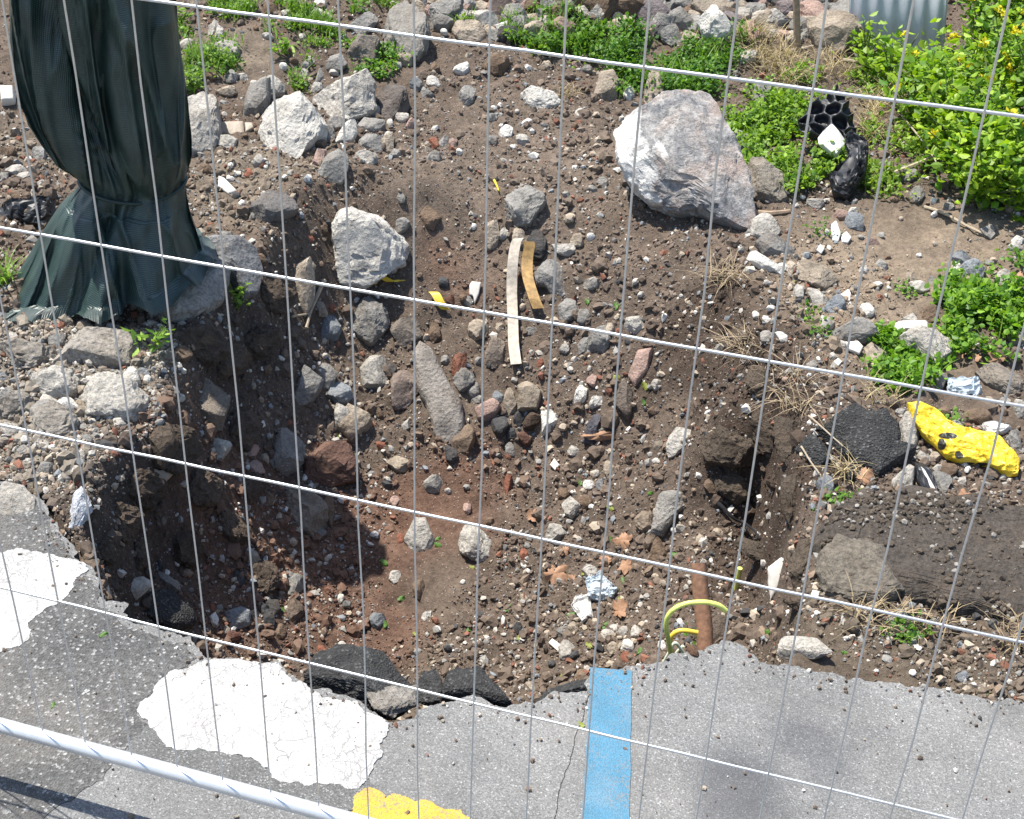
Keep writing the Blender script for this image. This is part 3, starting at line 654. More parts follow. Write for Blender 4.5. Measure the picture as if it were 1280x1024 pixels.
R_(5, [(325, 345), (350, 305), (390, 330), (430, 400), (460, 450), (490, 490), (500, 560), (480, 650), (430, 665), (390, 640), (395, 570), (370, 500), (345, 450)], 'stone_slab', (.26, .235, .205), 'rock', 'long tongue-shaped grey stone slab in the middle of the pit', thick=.45, M_=72, K=9, facets=3, amp=.03)
R_(5, [(140, 375), (165, 345), (215, 340), (235, 390), (230, 440), (190, 470), (155, 450)], 'rock', 'pale', 'conc', 'round pale concrete lump beside the long stone slab')
R_(5, [(110, 200), (120, 150), (190, 145), (245, 200), (225, 250), (170, 310), (130, 300), (110, 260)], 'rock', 'grey', 'conc', 'jagged grey concrete lump under the big white rock', **big)
R_(4, [(1125, 265), (1150, 215), (1185, 205), (1210, 240), (1205, 290), (1180, 320), (1145, 320)], 'rock', 'blue-grey', 'rock', 'blue-grey stone touching the jagged concrete lump')
R_(5, [(60, 530), (100, 515), (160, 520), (180, 610), (150, 640), (110, 645), (70, 600)], 'concrete_chunk', 'beige', 'conc', 'curved chunk with red brick stuck inside', cat='concrete chunk')
R_(5, [(-55, 700), (-40, 655), (20, 645), (90, 645), (125, 690), (130, 760), (100, 800), (40, 820), (-40, 810), (-55, 770)], 'rock', (.17, .10, .075), 'rock', 'reddish brown porous block at the foot of the left wall', **big)
R_(5, [(690, 460), (745, 432), (768, 470), (755, 520), (720, 548), (690, 530)], 'rock', 'beige', 'rock', 'pale five-sided stone among small dark pebbles')
R_(5, [(538, 540), (570, 515), (620, 500), (630, 520), (600, 560), (580, 580), (550, 570)], 'brick_fragment', 'pink', 'brick', 'white-faced brick fragment beside the pebble cluster', cat='brick')
R_(5, [(770, 540), (805, 535), (832, 580), (810, 615), (775, 625)], 'stone', 'white', 'white', 'white wedge-shaped stone near the pebble cluster')
R_(5, [(1075, 415), (1105, 330), (1160, 320), (1145, 390), (1095, 460)], 'brick_fragment', 'pink', 'brick', 'pale pink brick slanting on the right pit slope', cat='brick', thick=.6, facets=3)
R_(5, [(1030, 470), (1060, 430), (1085, 470), (1085, 550), (1070, 585), (1040, 555), (1026, 520)], 'rock', (.14, .115, .095), 'clod', 'long brown earth-covered stone under the pink brick')
R_(5, [(1215, 630), (1250, 595), (1280, 590), (1310, 640), (1275, 690), (1215, 700)], 'rock', 'pale', 'rock', 'pale blocky stone stuck in the right pit wall')
R_(5, [(1165, 890), (1190, 840), (1250, 815), (1285, 830), (1240, 900), (1200, 975), (1165, 960)], 'rock', 'grey', 'rock', 'slanted grey flat-faced stone low on the right pit wall', **big)
R_(8, [(175, 90), (210, 25), (245, 25), (275, 90), (250, 140), (215, 135)], 'rock', 'pale', 'white', 'pale pear-shaped stone low in the pit')
R_(8, [(355, 110), (375, 55), (430, 40), (460, 80), (450, 150), (410, 170), (375, 150)], 'rock', 'pale', 'conc', 'rough pale concrete ball low in the pit', **big)
R_(8, [(690, 460), (720, 428), (745, 440), (748, 480), (720, 505), (695, 490)], 'rock', 'pale', 'rock', 'pale stone next to a white card on the pit floor')
R_(8, [(985, 190), (1010, 110), (1040, 80), (1050, 130), (1040, 180), (1000, 200)], 'rock', 'brown', 'rock', 'brown-grey stone below the slanted grey stone')
R_(4, [(650, 510), (680, 450), (740, 440), (800, 480), (830, 510), (825, 570), (790, 620), (740, 610), (690, 570)], 'rock', (.19, .16, .13), 'rock', 'big brown-grey rock bulging out of the left pit wall', **big)
R_(4, [(760, 650), (810, 650), (822, 690), (790, 730), (760, 740), (750, 700)], 'stone', 'pale', 'rock', 'pale-edged stone under the bulging wall rock')
R_(4, [(290, 500), (350, 460), (430, 450), (500, 470), (535, 520), (520, 570), (470, 600), (400, 580), (330, 560)], 'concrete_chunk', 'pale', 'conc', 'rough pale concrete lip on the left pit rim', cat='concrete chunk', **big)
R_(4, [(110, 430), (200, 400), (270, 420), (290, 470), (230, 510), (140, 520), (100, 480)], 'concrete_chunk', 'pale', 'conc', 'wide crumbling concrete lump on the left ledge', cat='concrete chunk', **big)
R_(4, [(200, 300), (320, 270), (430, 270), (500, 310), (490, 370), (400, 400), (300, 410), (220, 380)], 'concrete_chunk', (.33, .30, .26), 'conc', 'long gravelly concrete block on the ledge under the post', cat='concrete chunk', thick=.5, **big)
for pts_, lb_ in (([(-20, 520), (40, 480), (110, 500), (120, 570), (60, 610), (-20, 600)], 'crumbly grey concrete lump at the outer end of the left ledge'), ([(0, 330), (90, 300), (170, 320), (190, 385), (100, 410), (0, 395)], 'low gravelly concrete crust in front of the netting hem'), ([(120, 560), (220, 525), (300, 575), (290, 640), (200, 675), (130, 640)], 'dark-stained concrete lump hanging on the left pit rim')):
    R_(4, pts_, 'concrete_chunk', (.27, .245, .21), 'conc', lb_, cat='concrete chunk', thick=.55, M_=96, K=12, facets=5, amp=.13)
R_(4, [(535, 765), (545, 775), (575, 785), (600, 755), (628, 695), (630, 720), (612, 780), (580, 810), (552, 800)], 'tile_shard', 'beige', 'tile', 'cream v-shaped tile edge poking from the left pit wall', cat='tile', thick=.6, facets=1)
R_(4, [(510, 640), (560, 590), (620, 620), (625, 690), (580, 760), (535, 740), (510, 690)], 'soil_clod', (.13, .10, .075), 'clod', 'brown pebbly clod of earth behind the cream tile edge', cat='clod')
R_(4, [(935, 780), (960, 700), (990, 630), (1060, 620), (1075, 680), (1060, 760), (1010, 810), (950, 800)], 'rock', 'grey', 'rock', 'grey upright stone left of the reddish brown block', **big)
R_(4, [(970, 850), (1010, 820), (1100, 830), (1150, 900), (1165, 960), (1140, 1005), (1070, 980), (990, 920)], 'rock', (.27, .235, .19), 'rock', 'beige-grey rock below the reddish brown block', **big)
R_(4, [(1040, 500), (1060, 420), (1100, 390), (1145, 430), (1130, 490), (1085, 540), (1050, 530)], 'rock', 'grey', 'conc', 'speckled grey stone left of the round concrete lump')
R_(4, [(1030, 50), (1100, 5), (1115, 70), (1110, 160), (1080, 220), (1060, 180)], 'stone_slab', 'beige', 'rock', 'narrow beige slab leaning left of the big white rock', thin=.035, facets=2)
lump('kerb_slab', [(188, 378), (198, 362), (222, 352), (248, 338), (276, 330), (286, 345), (276, 372), (262, 382), (240, 392), (220, 396), (205, 388)], (.30, .28, .25), 'conc', .3, .12, .0, .05, 96, 10, 2, 'broken concrete slab overhanging the pit by the post', 'slab', thin=.045, flat=.2, base=on_z(240, 366, .09))
lump('kerb_slab', [(240, 318), (262, 303), (298, 306), (318, 322), (326, 345), (320, 372), (304, 380), (290, 350), (262, 335)], (.26, .26, .26), 'conc', .55, .35, .02, .04, 72, 8, 4, 'rounded concrete kerb end beside the post at the pit rim', 'slab', base=on_z(290, 345, .06))
R_(4, [(0, 800), (70, 820), (120, 870), (140, 915), (90, 930), (0, 940), (-60, 900)], 'concrete_chunk', 'pale', 'conc', 'flat grey concrete piece on the rim by the white marking', cat='concrete chunk', thick=.25)
R_(7, [(385, 220), (420, 175), (475, 160), (478, 195), (430, 235)], 'rock', 'pale', 'rock', 'pale flat stone at the shaded near pit corner')
R_(7, [(490, 150), (510, 140), (570, 175), (575, 205), (540, 205)], 'rock', 'grey', 'rock', 'grey stone beside the pale one in the near corner')
R_(7, [(715, 290), (740, 250), (800, 265), (795, 315), (740, 330)], 'rock', 'blue-grey', 'rock', 'dark blue-grey stone on the near pit floor')
R_(9, [(390, 140), (435, 105), (450, 115), (448, 170), (425, 215), (400, 250), (392, 200)], 'plaster_shard', 'white', 'tile', 'thin white plaster shard standing at the right pit rim', cat='plaster', thin=.012, tilt=.9, facets=0)
R_(9, [(410, 400), (470, 370), (560, 380), (610, 430), (560, 450), (470, 450)], 'concrete_chunk', 'pale', 'conc', 'pale concrete lump set in soil along the road edge', cat='concrete chunk', thick=.3)
R_(9, [(160, 400), (185, 350), (215, 310), (245, 300), (250, 350), (240, 400), (200, 420)], 'soil_clod', (.14, .11, .085), 'clod', 'brown earth lump between the rusty pipe and road', cat='clod')
R_(6, [(490, 40), (520, 5), (570, 10), (625, 50), (620, 90), (580, 130), (540, 110), (495, 80)], 'rock', 'beige', 'rock', 'smooth beige stone on the right bank above the asphalt lumps', **big)
R_(3, [(345, 850), (380, 820), (430, 830), (480, 850), (470, 900), (420, 925), (385, 905)], 'rock', 'grey', 'rock', 'grey crumbled stone right below the boulder')
R_(3, [(315, 890), (330, 870), (420, 930), (450, 960), (380, 950)], 'rock', 'white', 'white', 'white sliver of stone under the crumbled grey stone')
R_(3, [(330, 830), (340, 745), (400, 760), (435, 800), (415, 820), (350, 850)], 'rock', 'pale', 'rock', 'pale stone wedged at the boulder foot')
R_(3, [(315, 610), (345, 555), (400, 560), (430, 600), (450, 690), (410, 725), (340, 715), (320, 660)], 'rock', (.26, .23, .19), 'rock', 'knobbly grey-brown rock right of the boulder', **big)
R_(3, [(335, 380), (345, 310), (380, 300), (400, 320), (380, 370), (350, 400)], 'rock', 'grey', 'rock', 'grey stone standing in weeds behind the boulder')
R_(3, [(140, 85), (200, 90), (260, 165), (250, 190), (180, 200), (150, 130)], 'rock', 'white', 'white', 'mottled white rock lying across the dense clover', lift=.07, **big)
R_(3, [(300, 100), (330, 60), (450, 35), (420, 80), (370, 115), (310, 120)], 'rock', 'pale', 'white', 'long pale rock left of the wooden stake', **big)
R_(3, [(500, 20), (560, 0), (600, 50), (590, 110), (540, 110), (505, 80)], 'rock', 'pink', 'rock', 'pinkish rock right of the wooden stake', **big)
R_(6, [(525, 140), (545, 110), (590, 150), (600, 190), (560, 190)], 'rock', 'pale', 'rock', 'pale angular stone below the smooth beige stone')
R_(6, [(605, 285), (640, 235), (700, 220), (780, 270), (760, 300), (680, 310), (620, 300)], 'rock', 'grey', 'rock', 'long grey stone on the right bank', **big)
R_(6, [(725, 330), (745, 305), (800, 345), (780, 380), (740, 375)], 'rock', 'beige', 'rock', 'tan stone beside the long grey bank stone')
R_(6, [(835, 300), (880, 265), (970, 260), (1030, 330), (1045, 380), (980, 410), (920, 380), (850, 340)], 'rock', 'pale', 'conc', 'large pale rock under the curved white tile', **big)
R_(6, [(835, 600), (845, 550), (890, 560), (915, 620), (900, 690), (840, 690)], 'rock', 'pale', 'conc', 'pale lumpy rock between black asphalt and yellow bag')
R_(6, [(815, 790), (880, 730), (900, 740), (890, 820), (840, 830)], 'rock', 'pale', 'conc', 'small pale rock under the black asphalt lump')
R_(6, [(950, 760), (1000, 750), (1030, 800), (1000, 840), (960, 820)], 'rock', 'grey', 'rock', 'grey stone beneath the yellow bag')
R_(6, [(1055, 560), (1090, 535), (1160, 535), (1175, 570), (1130, 590), (1080, 585)], 'rock', 'brown', 'rock', 'brown stone behind the yellow bag')
R_(6, [(1110, 400), (1160, 385), (1250, 430), (1290, 480), (1230, 500), (1150, 460)], 'rock', (.22, .19, .155), 'rock', 'long brown-grey rock right of the blue plastic film', **big)
R_(6, [(1225, 275), (1260, 265), (1290, 290), (1280, 330), (1230, 320)], 'rock', 'beige', 'rock', 'beige stone at the back of the leafy patch')
# asphalt lumps and the old slab
lump('asphalt_chunk', Z(6, [(570, 600), (600, 550), (680, 545), (740, 580), (800, 570), (835, 620), (835, 690), (885, 680), (890, 700), (800, 760), (790, 800), (740, 760), (640, 700), (590, 670)]), 'black', 'asphk', .4, .5, .02, .07, 80, 10, 5, 'ragged black lump of broken asphalt beside the yellow bag', 'asphalt chunk')
lump('asphalt_chunk', Z(6, [(485, 640), (530, 620), (590, 660), (600, 720), (540, 720), (490, 680)]), 'dark', 'asphk', .5, .5, 0, .06, 48, 7, 5, 'small dark asphalt chunk leaning on the ragged black lump', 'asphalt chunk')
aslab = lump('asphalt_slab', [(1026, 668), (1038, 655), (1045, 640), (1062, 636), (1075, 626), (1110, 630), (1135, 620), (1180, 634), (1210, 630), (1250, 644), (1290, 645), (1420, 660), (1430, 800), (1290, 792), (1252, 786), (1215, 771), (1180, 770), (1150, 754), (1130, 757), (1105, 746), (1080, 752), (1060, 742), (1040, 744), (1026, 728), (1030, 705), (1020, 690)], (.085, .072, .060), 'conc', .3, .08, -.005, .05, 200, 14, 0, 'thick old asphalt slab with a crumbled edge on the right bank', 'asphalt slab', thin=.06, flat=.22, crumple=.035)
lump('concrete_chunk', [(1024, 700), (1040, 678), (1075, 682), (1110, 700), (1132, 722), (1126, 750), (1080, 758), (1045, 754), (1028, 735)], (.17, .148, .118), 'conc', .5, .3, 0, .09, 96, 12, 3, 'crumbling grey-brown concrete corner in front of the asphalt slab', 'concrete chunk', base=on_z(1075, 740, -.035), thin=.045, flat=.3)
for u_, lab in (([(386, 836), (440, 818), (480, 822), (500, 850), (522, 872), (500, 893), (455, 884), (415, 862)], 'black tilted asphalt chunk broken off by the cracked white marking'),
                ([(520, 868), (528, 842), (545, 838), (560, 868), (548, 880)], 'narrow black asphalt chunk between two wider ones at the edge'),
                ([(556, 848), (600, 838), (622, 862), (640, 884), (600, 876), (560, 872)], 'black asphalt chunk with a grey top at the near edge'),
                ([(664, 884), (690, 864), (734, 850), (738, 866), (700, 880)], 'thin black asphalt chunk beside the blue line')):
    c_ = np.mean(u_, 0); lump('asphalt_chunk', u_, 'black', 'asphk', .5, .55, 0, .08, 56, 7, 6, lab, 'asphalt chunk', base=on_z(c_[0], c_[1], -.045))
lump('concrete_chunk', Z(8, [(50, 600), (100, 585), (160, 595), (220, 590), (200, 640), (140, 670), (80, 650)]), (.27, .25, .22), 'conc', .3, .5, 0, .16, 80, 9, 2, 'pale crumbled concrete under the broken road edge', 'concrete chunk', base=on_z(490, 872, -.03))
lump('asphalt_chunk', Z(7, [(480, 225), (560, 200), (610, 240), (620, 310), (560, 335), (470, 300), (440, 260)]), 'black', 'asphk', .5, .4, 0, .09, 48, 7, 5, 'crumbled dark asphalt heap fallen into the near pit corner', 'asphalt chunk')
for pts_, lb_ in ((Z(6, [(160, 620), (240, 600), (330, 640), (335, 720), (260, 740), (200, 730)]), 'cracked block of dark earth behind the pale wall stone'), (Z(6, [(440, 790), (480, 760), (495, 880), (475, 980), (450, 900)]), 'upright slab of dark earth at the right pit rim'),
                  (Z(6, [(300, 560), (370, 540), (440, 600), (430, 690), (350, 680)]), 'rough dark earth block high on the right pit wall'), (Z(9, [(310, 30), (400, 70), (440, 110), (400, 130), (330, 100), (290, 60)]), 'long dark earth ledge above the white plaster shard'),
                  (Z(6, [(330, 380), (400, 400), (430, 470), (370, 500), (320, 450)]), 'root-bound earth clod under the hanging roots'),
                  (Z(6, [(430, 560), (490, 590), (500, 700), (470, 760), (440, 700), (420, 620)]), 'ragged earth overhang along the right pit rim'), (Z(9, [(470, 60), (540, 40), (560, 130), (540, 210), (490, 220), (470, 140)]), 'ragged earth overhang beside the asphalt slab'), (Z(9, [(455, 215), (530, 225), (560, 270), (500, 290), (450, 260)]), 'broken earth ledge right of the white plaster shard'),
                  (Z(6, [(210, 760), (290, 770), (340, 830), (280, 860), (220, 820)]), 'loose earth block half way down the right wall')):
    lump('soil_clod', pts_, (.10, .078, .058), 'clod', .55, .5, 0, .12, 64, 9, 6, lb_, 'clod')
for k_i, (u, v, w_, h_) in enumerate([(215, 560, 60, 50), (250, 610, 54, 44), (180, 610, 50, 46), (150, 650, 44, 40), (300, 540, 40, 40), (230, 690, 50, 36), (290, 660, 44, 34), (320, 430, 44, 50), (285, 450, 36, 60), (330, 720, 40, 30), (175, 690, 40, 30), (255, 430, 40, 60), (310, 610, 36, 36), (340, 370, 40, 44), (130, 690, 34, 30)]):
    lump('soil_clod', blob(u, v, w_, h_, 10 * k_i), (.105, .08, .06), 'clod', .6, .45, 0, .16, 60, 9, 5, f'dark crumbly earth lump on the pit wall near {["the left concrete lip", "the cream tile edge", "the bulging wall rock", "the near pit corner", "the kerb end"][k_i % 5]}', 'clod', 'dark earth lumps on the left pit wall')
lump('broken_pipe', Z(4, [(262, 850), (285, 825), (318, 868), (322, 900), (292, 945), (240, 1022), (208, 1022), (238, 940), (256, 885)]), (.5, .52, .55), 'conc', .6, .5, 0, .08, 60, 8, 2, 'white-grey broken pipe leaning in the near pit corner', 'pipe', base=on_z(96, 645, -.02))
# tiles, white scraps
def T_(view, pts, label, col='white', mat='tile', name='tile_shard', cat='tile', thin=.008, tilt=.4, **kw): return lump(name, Z(view, pts), col, mat, .2, tilt, .008, .0, 36, 4, 0, label, cat, thin=thin, flat=.2, **kw)
T_(1, [(800, 490), (820, 465), (905, 462), (910, 510), (880, 515), (805, 505)], 'long beige floor tile at the foot of the upright grey stone', 'beige', thin=.012)
T_(1, [(912, 468), (940, 468), (945, 487), (915, 505)], 'small beige tile corner next to the long tile', 'beige', thin=.012)
T_(1, [(815, 665), (835, 672), (882, 720), (850, 732), (812, 702)], 'white triangular tile piece lying right of the post')
T_(5, [(520, 110), (528, 97), (560, 100), (552, 140), (538, 172), (532, 145), (520, 142)], 'bright white tooth-shaped tile shard on the slope', 'white')
T_(5, [(800, 735), (815, 712), (833, 735), (818, 754)], 'small square white tile in the middle of the pit')
T_(8, [(655, 445), (668, 430), (698, 452), (690, 476)], 'white card lying on the pit floor')
T_(6, [(815, 275), (825, 252), (845, 240), (940, 238), (942, 268), (850, 270), (825, 297)], 'curved white tile resting on a pale rock', thin=.02)
T_(3, [(590, 155), (600, 120), (624, 125), (618, 165), (600, 170)], 'small cream tile at the foot of the bank by the stake')
T_(3, [(608, 790), (625, 777), (640, 820), (632, 850), (610, 845)], 'white plastic scrap below the black bag', mat='wplastic', name='plastic_scrap', cat='scrap')
T_(3, [(640, 830), (660, 815), (678, 835), (665, 855), (645, 852)], 'round white lid scrap below the black bag', mat='wplastic', name='plastic_scrap', cat='scrap')
T_(3, [(556, 880), (570, 858), (584, 875), (572, 893)], 'small white disc scrap on the right bank', mat='wplastic', name='plastic_scrap', cat='scrap')
T_(6, [(632, 150), (668, 125), (676, 140), (672, 168)], 'white shard beside a pale angular stone')
T_(6, [(655, 310), (700, 305), (718, 325), (705, 350), (670, 335)], 'white shard in front of the long grey bank stone')
T_(6, [(615, 378), (632, 365), (646, 378), (632, 395)], 'tiny white shard on the right bank slope')
T_(6, [(720, 560), (745, 552), (770, 560), (765, 578), (725, 580)], 'white stone flake behind the black asphalt lump')
T_(7, [(672, 290), (688, 276), (700, 300), (694, 322), (680, 312)], 'white flake on the near pit floor')
T_(4, [(925, 600), (935, 592), (942, 612), (930, 620)], 'tiny white flake above two pink stones')
T_(1, [(5, 345), (55, 345), (60, 400), (10, 402)], 'white block half hidden left of the post', thin=.04)
o = lump('packaging', Z(3, [(552, 545), (575, 517), (600, 515), (642, 560), (640, 580), (618, 618), (600, 615), (555, 575)]), 'white', 'wplastic', .4, .5, .09, .0, 40, 5, 3, 'white foam packaging piece below the black dimpled sheet', 'packaging', thin=.018, flat=.12)
# bags and film
bag = lump('plastic_bag', Z(6, [(878, 535), (910, 528), (965, 552), (1005, 592), (1070, 618), (1180, 640), (1225, 690), (1252, 720), (1245, 772), (1210, 775), (1150, 740), (1060, 730), (1010, 715), (965, 670), (930, 640), (900, 590)]), 'white', 'ybag', .24, .45, .012, .04, 120, 14, 0, 'crumpled yellow plastic bag with black print on the right bank', 'plastic bag', crumple=.13, sharp=14)
s = NT('printed_yellow_plastic'); tc = s.coord(); kk = None
tnb = nrm_at(hit(1205, 560)); 
for (x_, y_, ra, rb) in ((1003, 625, .026, .010), (985, 655, .010, .018), (1044, 692, .012, .012), (1030, 725, .02, .004), (1085, 722, .018, .004), (1130, 725, .018, .006)):
    d_ = ray(*zp(6, x_, y_)); pc = np.array(bag.location); tcn = C - pc; nn_ = tnb * .55 + tcn / np.linalg.norm(tcn) * .45; lp = C + d_ * (((pc - C) @ nn_) / (d_ @ nn_)) - pc
    v_ = s.n('VectorMath', operation='SUBTRACT'); s.set(v_.inputs[0], tc); s.set(v_.inputs[1], tuple(lp))
    da = s.n('VectorMath', operation='DOT_PRODUCT'); s.set(da.inputs[0], v_.outputs[0]); s.set(da.inputs[1], tuple(RW[0]))
    db = s.n('VectorMath', operation='DOT_PRODUCT'); s.set(db.inputs[0], v_.outputs[0]); s.set(db.inputs[1], tuple(-RW[1]))
    e_ = s.math('ADD', s.math('POWER', s.math('ABSOLUTE', s.math('DIVIDE', da.outputs['Value'], ra)), 2.), s.math('POWER', s.math('ABSOLUTE', s.math('DIVIDE', db.outputs['Value'], rb)), 2.))
    m_ = s.math('LESS_THAN', s.math('ADD', e_, s.math('MULTIPLY', s.noise(tc, 90, 2), .5)), 1.1); kk = m_ if kk is None else s.math('MAXIMUM', kk, m_)
cb = s.mix(1., (.70, .50, .025), s.ramp(s.noise(tc, 22, 4), [(.3, .88), (.7, 1.08)]), 'MULTIPLY')
bag.data.materials[0] = s.fin(s.mix(kk, cb, (.03, .028, .02)), .36, s.bump(s.noise(tc, 45, 4, .6, .8), .5, .012), spec=.5)
lump('plastic_film', Z(6, [(1010, 430), (1040, 420), (1080, 440), (1130, 430), (1135, 490), (1080, 500), (1015, 480)]), 'white', 'cplastic', .5, .5, .0, .05, 64, 10, 4, 'crumpled blue-grey clear plastic film in the weeds', 'plastic film', crumple=.3, sharp=20)
lump('plastic_film', Z(6, [(1225, 195), (1255, 165), (1285, 165), (1310, 200), (1280, 220), (1240, 218)]), 'white', 'cplastic', .5, .5, .0, .05, 64, 10, 4, 'crumpled clear plastic film behind the leafy patch', 'plastic film', crumple=.3, sharp=20)
lump('plastic_film', Z(8, [(785, 250), (800, 220), (840, 215), (885, 260), (870, 290), (830, 300), (790, 285)]), 'white', 'cplastic', .5, .5, .0, .05, 56, 9, 4, 'crumpled grey film among dead leaves on the pit floor', 'plastic film', crumple=.35, sharp=20)
lump('paper_scrap', Z(8, [(730, 320), (750, 285), (790, 280), (805, 320), (810, 370), (790, 350), (765, 385), (755, 345)]), 'pale', 'wplastic', .35, .5, .0, .06, 48, 8, 4, 'crumpled white paper scrap beside the grey film', 'paper', crumple=.35, sharp=20)
lump('paper_scrap', Z(6, [(1130, 590), (1170, 580), (1235, 600), (1220, 620), (1150, 625)]), 'pale', 'wplastic', .5, .5, .0, .06, 48, 8, 4, 'crumpled white paper behind the yellow bag', 'paper', crumple=.35, sharp=20)
lump('plastic_sheet', Z(1, [(0, 780), (60, 768), (140, 760), (200, 755), (205, 790), (120, 850), (60, 830), (0, 815)]), 'black', 'bplastic', .35, .35, .01, .05, 64, 10, 4, 'crumpled black plastic sheet left of the wrapped post', 'plastic sheet', crumple=.3, sharp=20)
lump('plastic_sheet', Z(3, [(655, 540), (675, 520), (715, 545), (728, 575), (718, 660), (690, 700), (665, 742), (620, 725), (598, 690), (625, 650), (660, 620), (690, 580)]), 'black', 'bplastic', .55, .5, .06, .06, 72, 11, 4, 'twisted strip of black plastic below the white packaging', 'plastic sheet', crumple=.3, sharp=25)
lump('plastic_sheet', Z(6, [(900, 740), (925, 728), (945, 740), (985, 845), (965, 855), (935, 850), (905, 790)]), 'black', 'bplastic', .4, .5, .01, .06, 48, 8, 4, 'black rubber scrap with a white edge by the bag', 'rubber scrap', crumple=.2)
T_(6, [(918, 745), (930, 755), (978, 840), (968, 846), (935, 800)], 'narrow white strip along the black rubber scrap', mat='wplastic', name='plastic_scrap', cat='scrap', thin=.02, tilt=.7)
# black dimpled sheet
def dimple():
    out = np.array(Z(3, [(600, 330), (630, 295), (655, 320), (690, 420), (695, 470), (660, 480), (645, 535), (600, 530), (580, 510), (530, 505), (495, 470), (490, 430), (520, 380), (560, 345)]))
    an = hit(1040, 190) + np.array([0, -.03, .07]); n = np.array([.05, -.6, .75]); n /= np.linalg.norm(n)
    a = RW[0] - n * (RW[0] @ n); a /= np.linalg.norm(a); b = np.cross(n, a)
    P = []
    for u, v in out: d = ray(u, v); P.append(C + d * (((an - C) @ n) / (d @ n)) - an)
    P = np.array(P); q = np.c_[P @ a, P @ b]; st = .0045
    xs = np.arange(q[:, 0].min(), q[:, 0].max(), st); ys = np.arange(q[:, 1].min(), q[:, 1].max(), st); A, B = np.meshgrid(xs, ys); ins = inpoly(A, B, q)
    p = .066; cups = np.full(A.shape, 9.)
    for i in range(-8, 9):
        for j in range(-8, 9):
            cx = i * p + (j % 2) * p / 2; cy = j * p * .87; cups = np.minimum(cups, np.hypot(A - cx + .012 * np.sin(B * 30), B - cy + .012 * np.sin(A * 26 + 1)))
    Pn = np.c_[A.ravel(), B.ravel(), 0 * A.ravel()]
    h = sstep(.032, .022, cups) * -.04 + (fbm(Pn * 9, 3, 3) * .07).reshape(A.shape) + .05
    V = []; ix = -np.ones(A.shape, int)
    for j in range(A.shape[0]):
        for i in range(A.shape[1]):
            if ins[j, i]: ix[j, i] = len(V); V.append(a * A[j, i] + b * B[j, i] + n * h[j, i])
    Fc = [(ix[j, i], ix[j, i + 1], ix[j + 1, i + 1], ix[j + 1, i]) for j in range(A.shape[0] - 1) for i in range(A.shape[1] - 1) if min(ix[j, i], ix[j, i + 1], ix[j + 1, i + 1], ix[j + 1, i]) >= 0]
    o = mesh_obj('dimpled_sheet', V, Fc, M['bplastic'], None, True, None, tuple(an)); o.modifiers.new('s', 'SOLIDIFY').thickness = .002
    tag(o, 'black dimpled plastic sheet with round cups lying in the weeds', 'plastic sheet')
dimple()

# ------------------------------------------------------------------ small stones named one by one: (view, x, y, w, h, turn, colour)
S = []
def add(view, *L):
    a, b, s_ = VIEW[view]
    for (x, y, w_, h_, r_, c_) in L: S.append((a + x * s_, b + y * s_, w_ * s_, h_ * s_, r_, c_))
W_, P_, G_, B_, BE, BR, D_, R__, PK, PU = 'white', 'pale', 'grey', 'blue-grey', 'beige', 'brown', 'dark', 'red', 'pink', 'purple-grey'
add(1, (145, 585, 60, 65, 20, G_), (60, 645, 70, 50, 10, P_), (30, 570, 60, 50, 0, BR), (15, 660, 30, 40, 0, P_), (90, 655, 60, 30, 0, P_), (845, 530, 80, 42, 10, P_), (925, 645, 28, 40, 30, R__), (1185, 590, 45, 90, 20, PK), (760, 640, 60, 50, 0, BR),
    (880, 740, 40, 25, 0, D_), (960, 600, 40, 40, 0, P_), (860, 630, 30, 20, 0, W_), (1065, 50, 40, 30, 0, P_), (1190, 15, 50, 40, 0, W_), (1180, 330, 50, 40, 0, W_), (1150, 230, 40, 40, 0, P_), (1055, 260, 25, 40, -30, W_), (900, 293, 40, 35, 0, P_),
    (790, 110, 30, 70, 20, P_), (815, 130, 30, 60, 10, P_), (860, 290, 50, 50, 0, G_), (730, 300, 30, 40, 0, P_), (1190, 290, 30, 60, 20, G_), (1250, 240, 70, 90, 0, G_), (1250, 460, 60, 60, 0, G_), (1215, 500, 60, 90, 20, G_), (820, 12, 40, 24, 0, W_), (600, 1, 30, 30, 0, W_),
    (1155, 890, 25, 25, 0, R__), (1205, 850, 30, 40, 0, BR), (1140, 990, 60, 50, 0, BE), (840, 880, 60, 30, 20, G_), (1120, 815, 30, 25, 0, B_), (1060, 670, 24, 22, 0, W_), (725, 788, 22, 16, 0, W_), (110, 600, 25, 25, 0, W_), (150, 690, 50, 30, 0, P_), (150, 830, 50, 50, 0, G_), (40, 715, 20, 18, 0, R__))
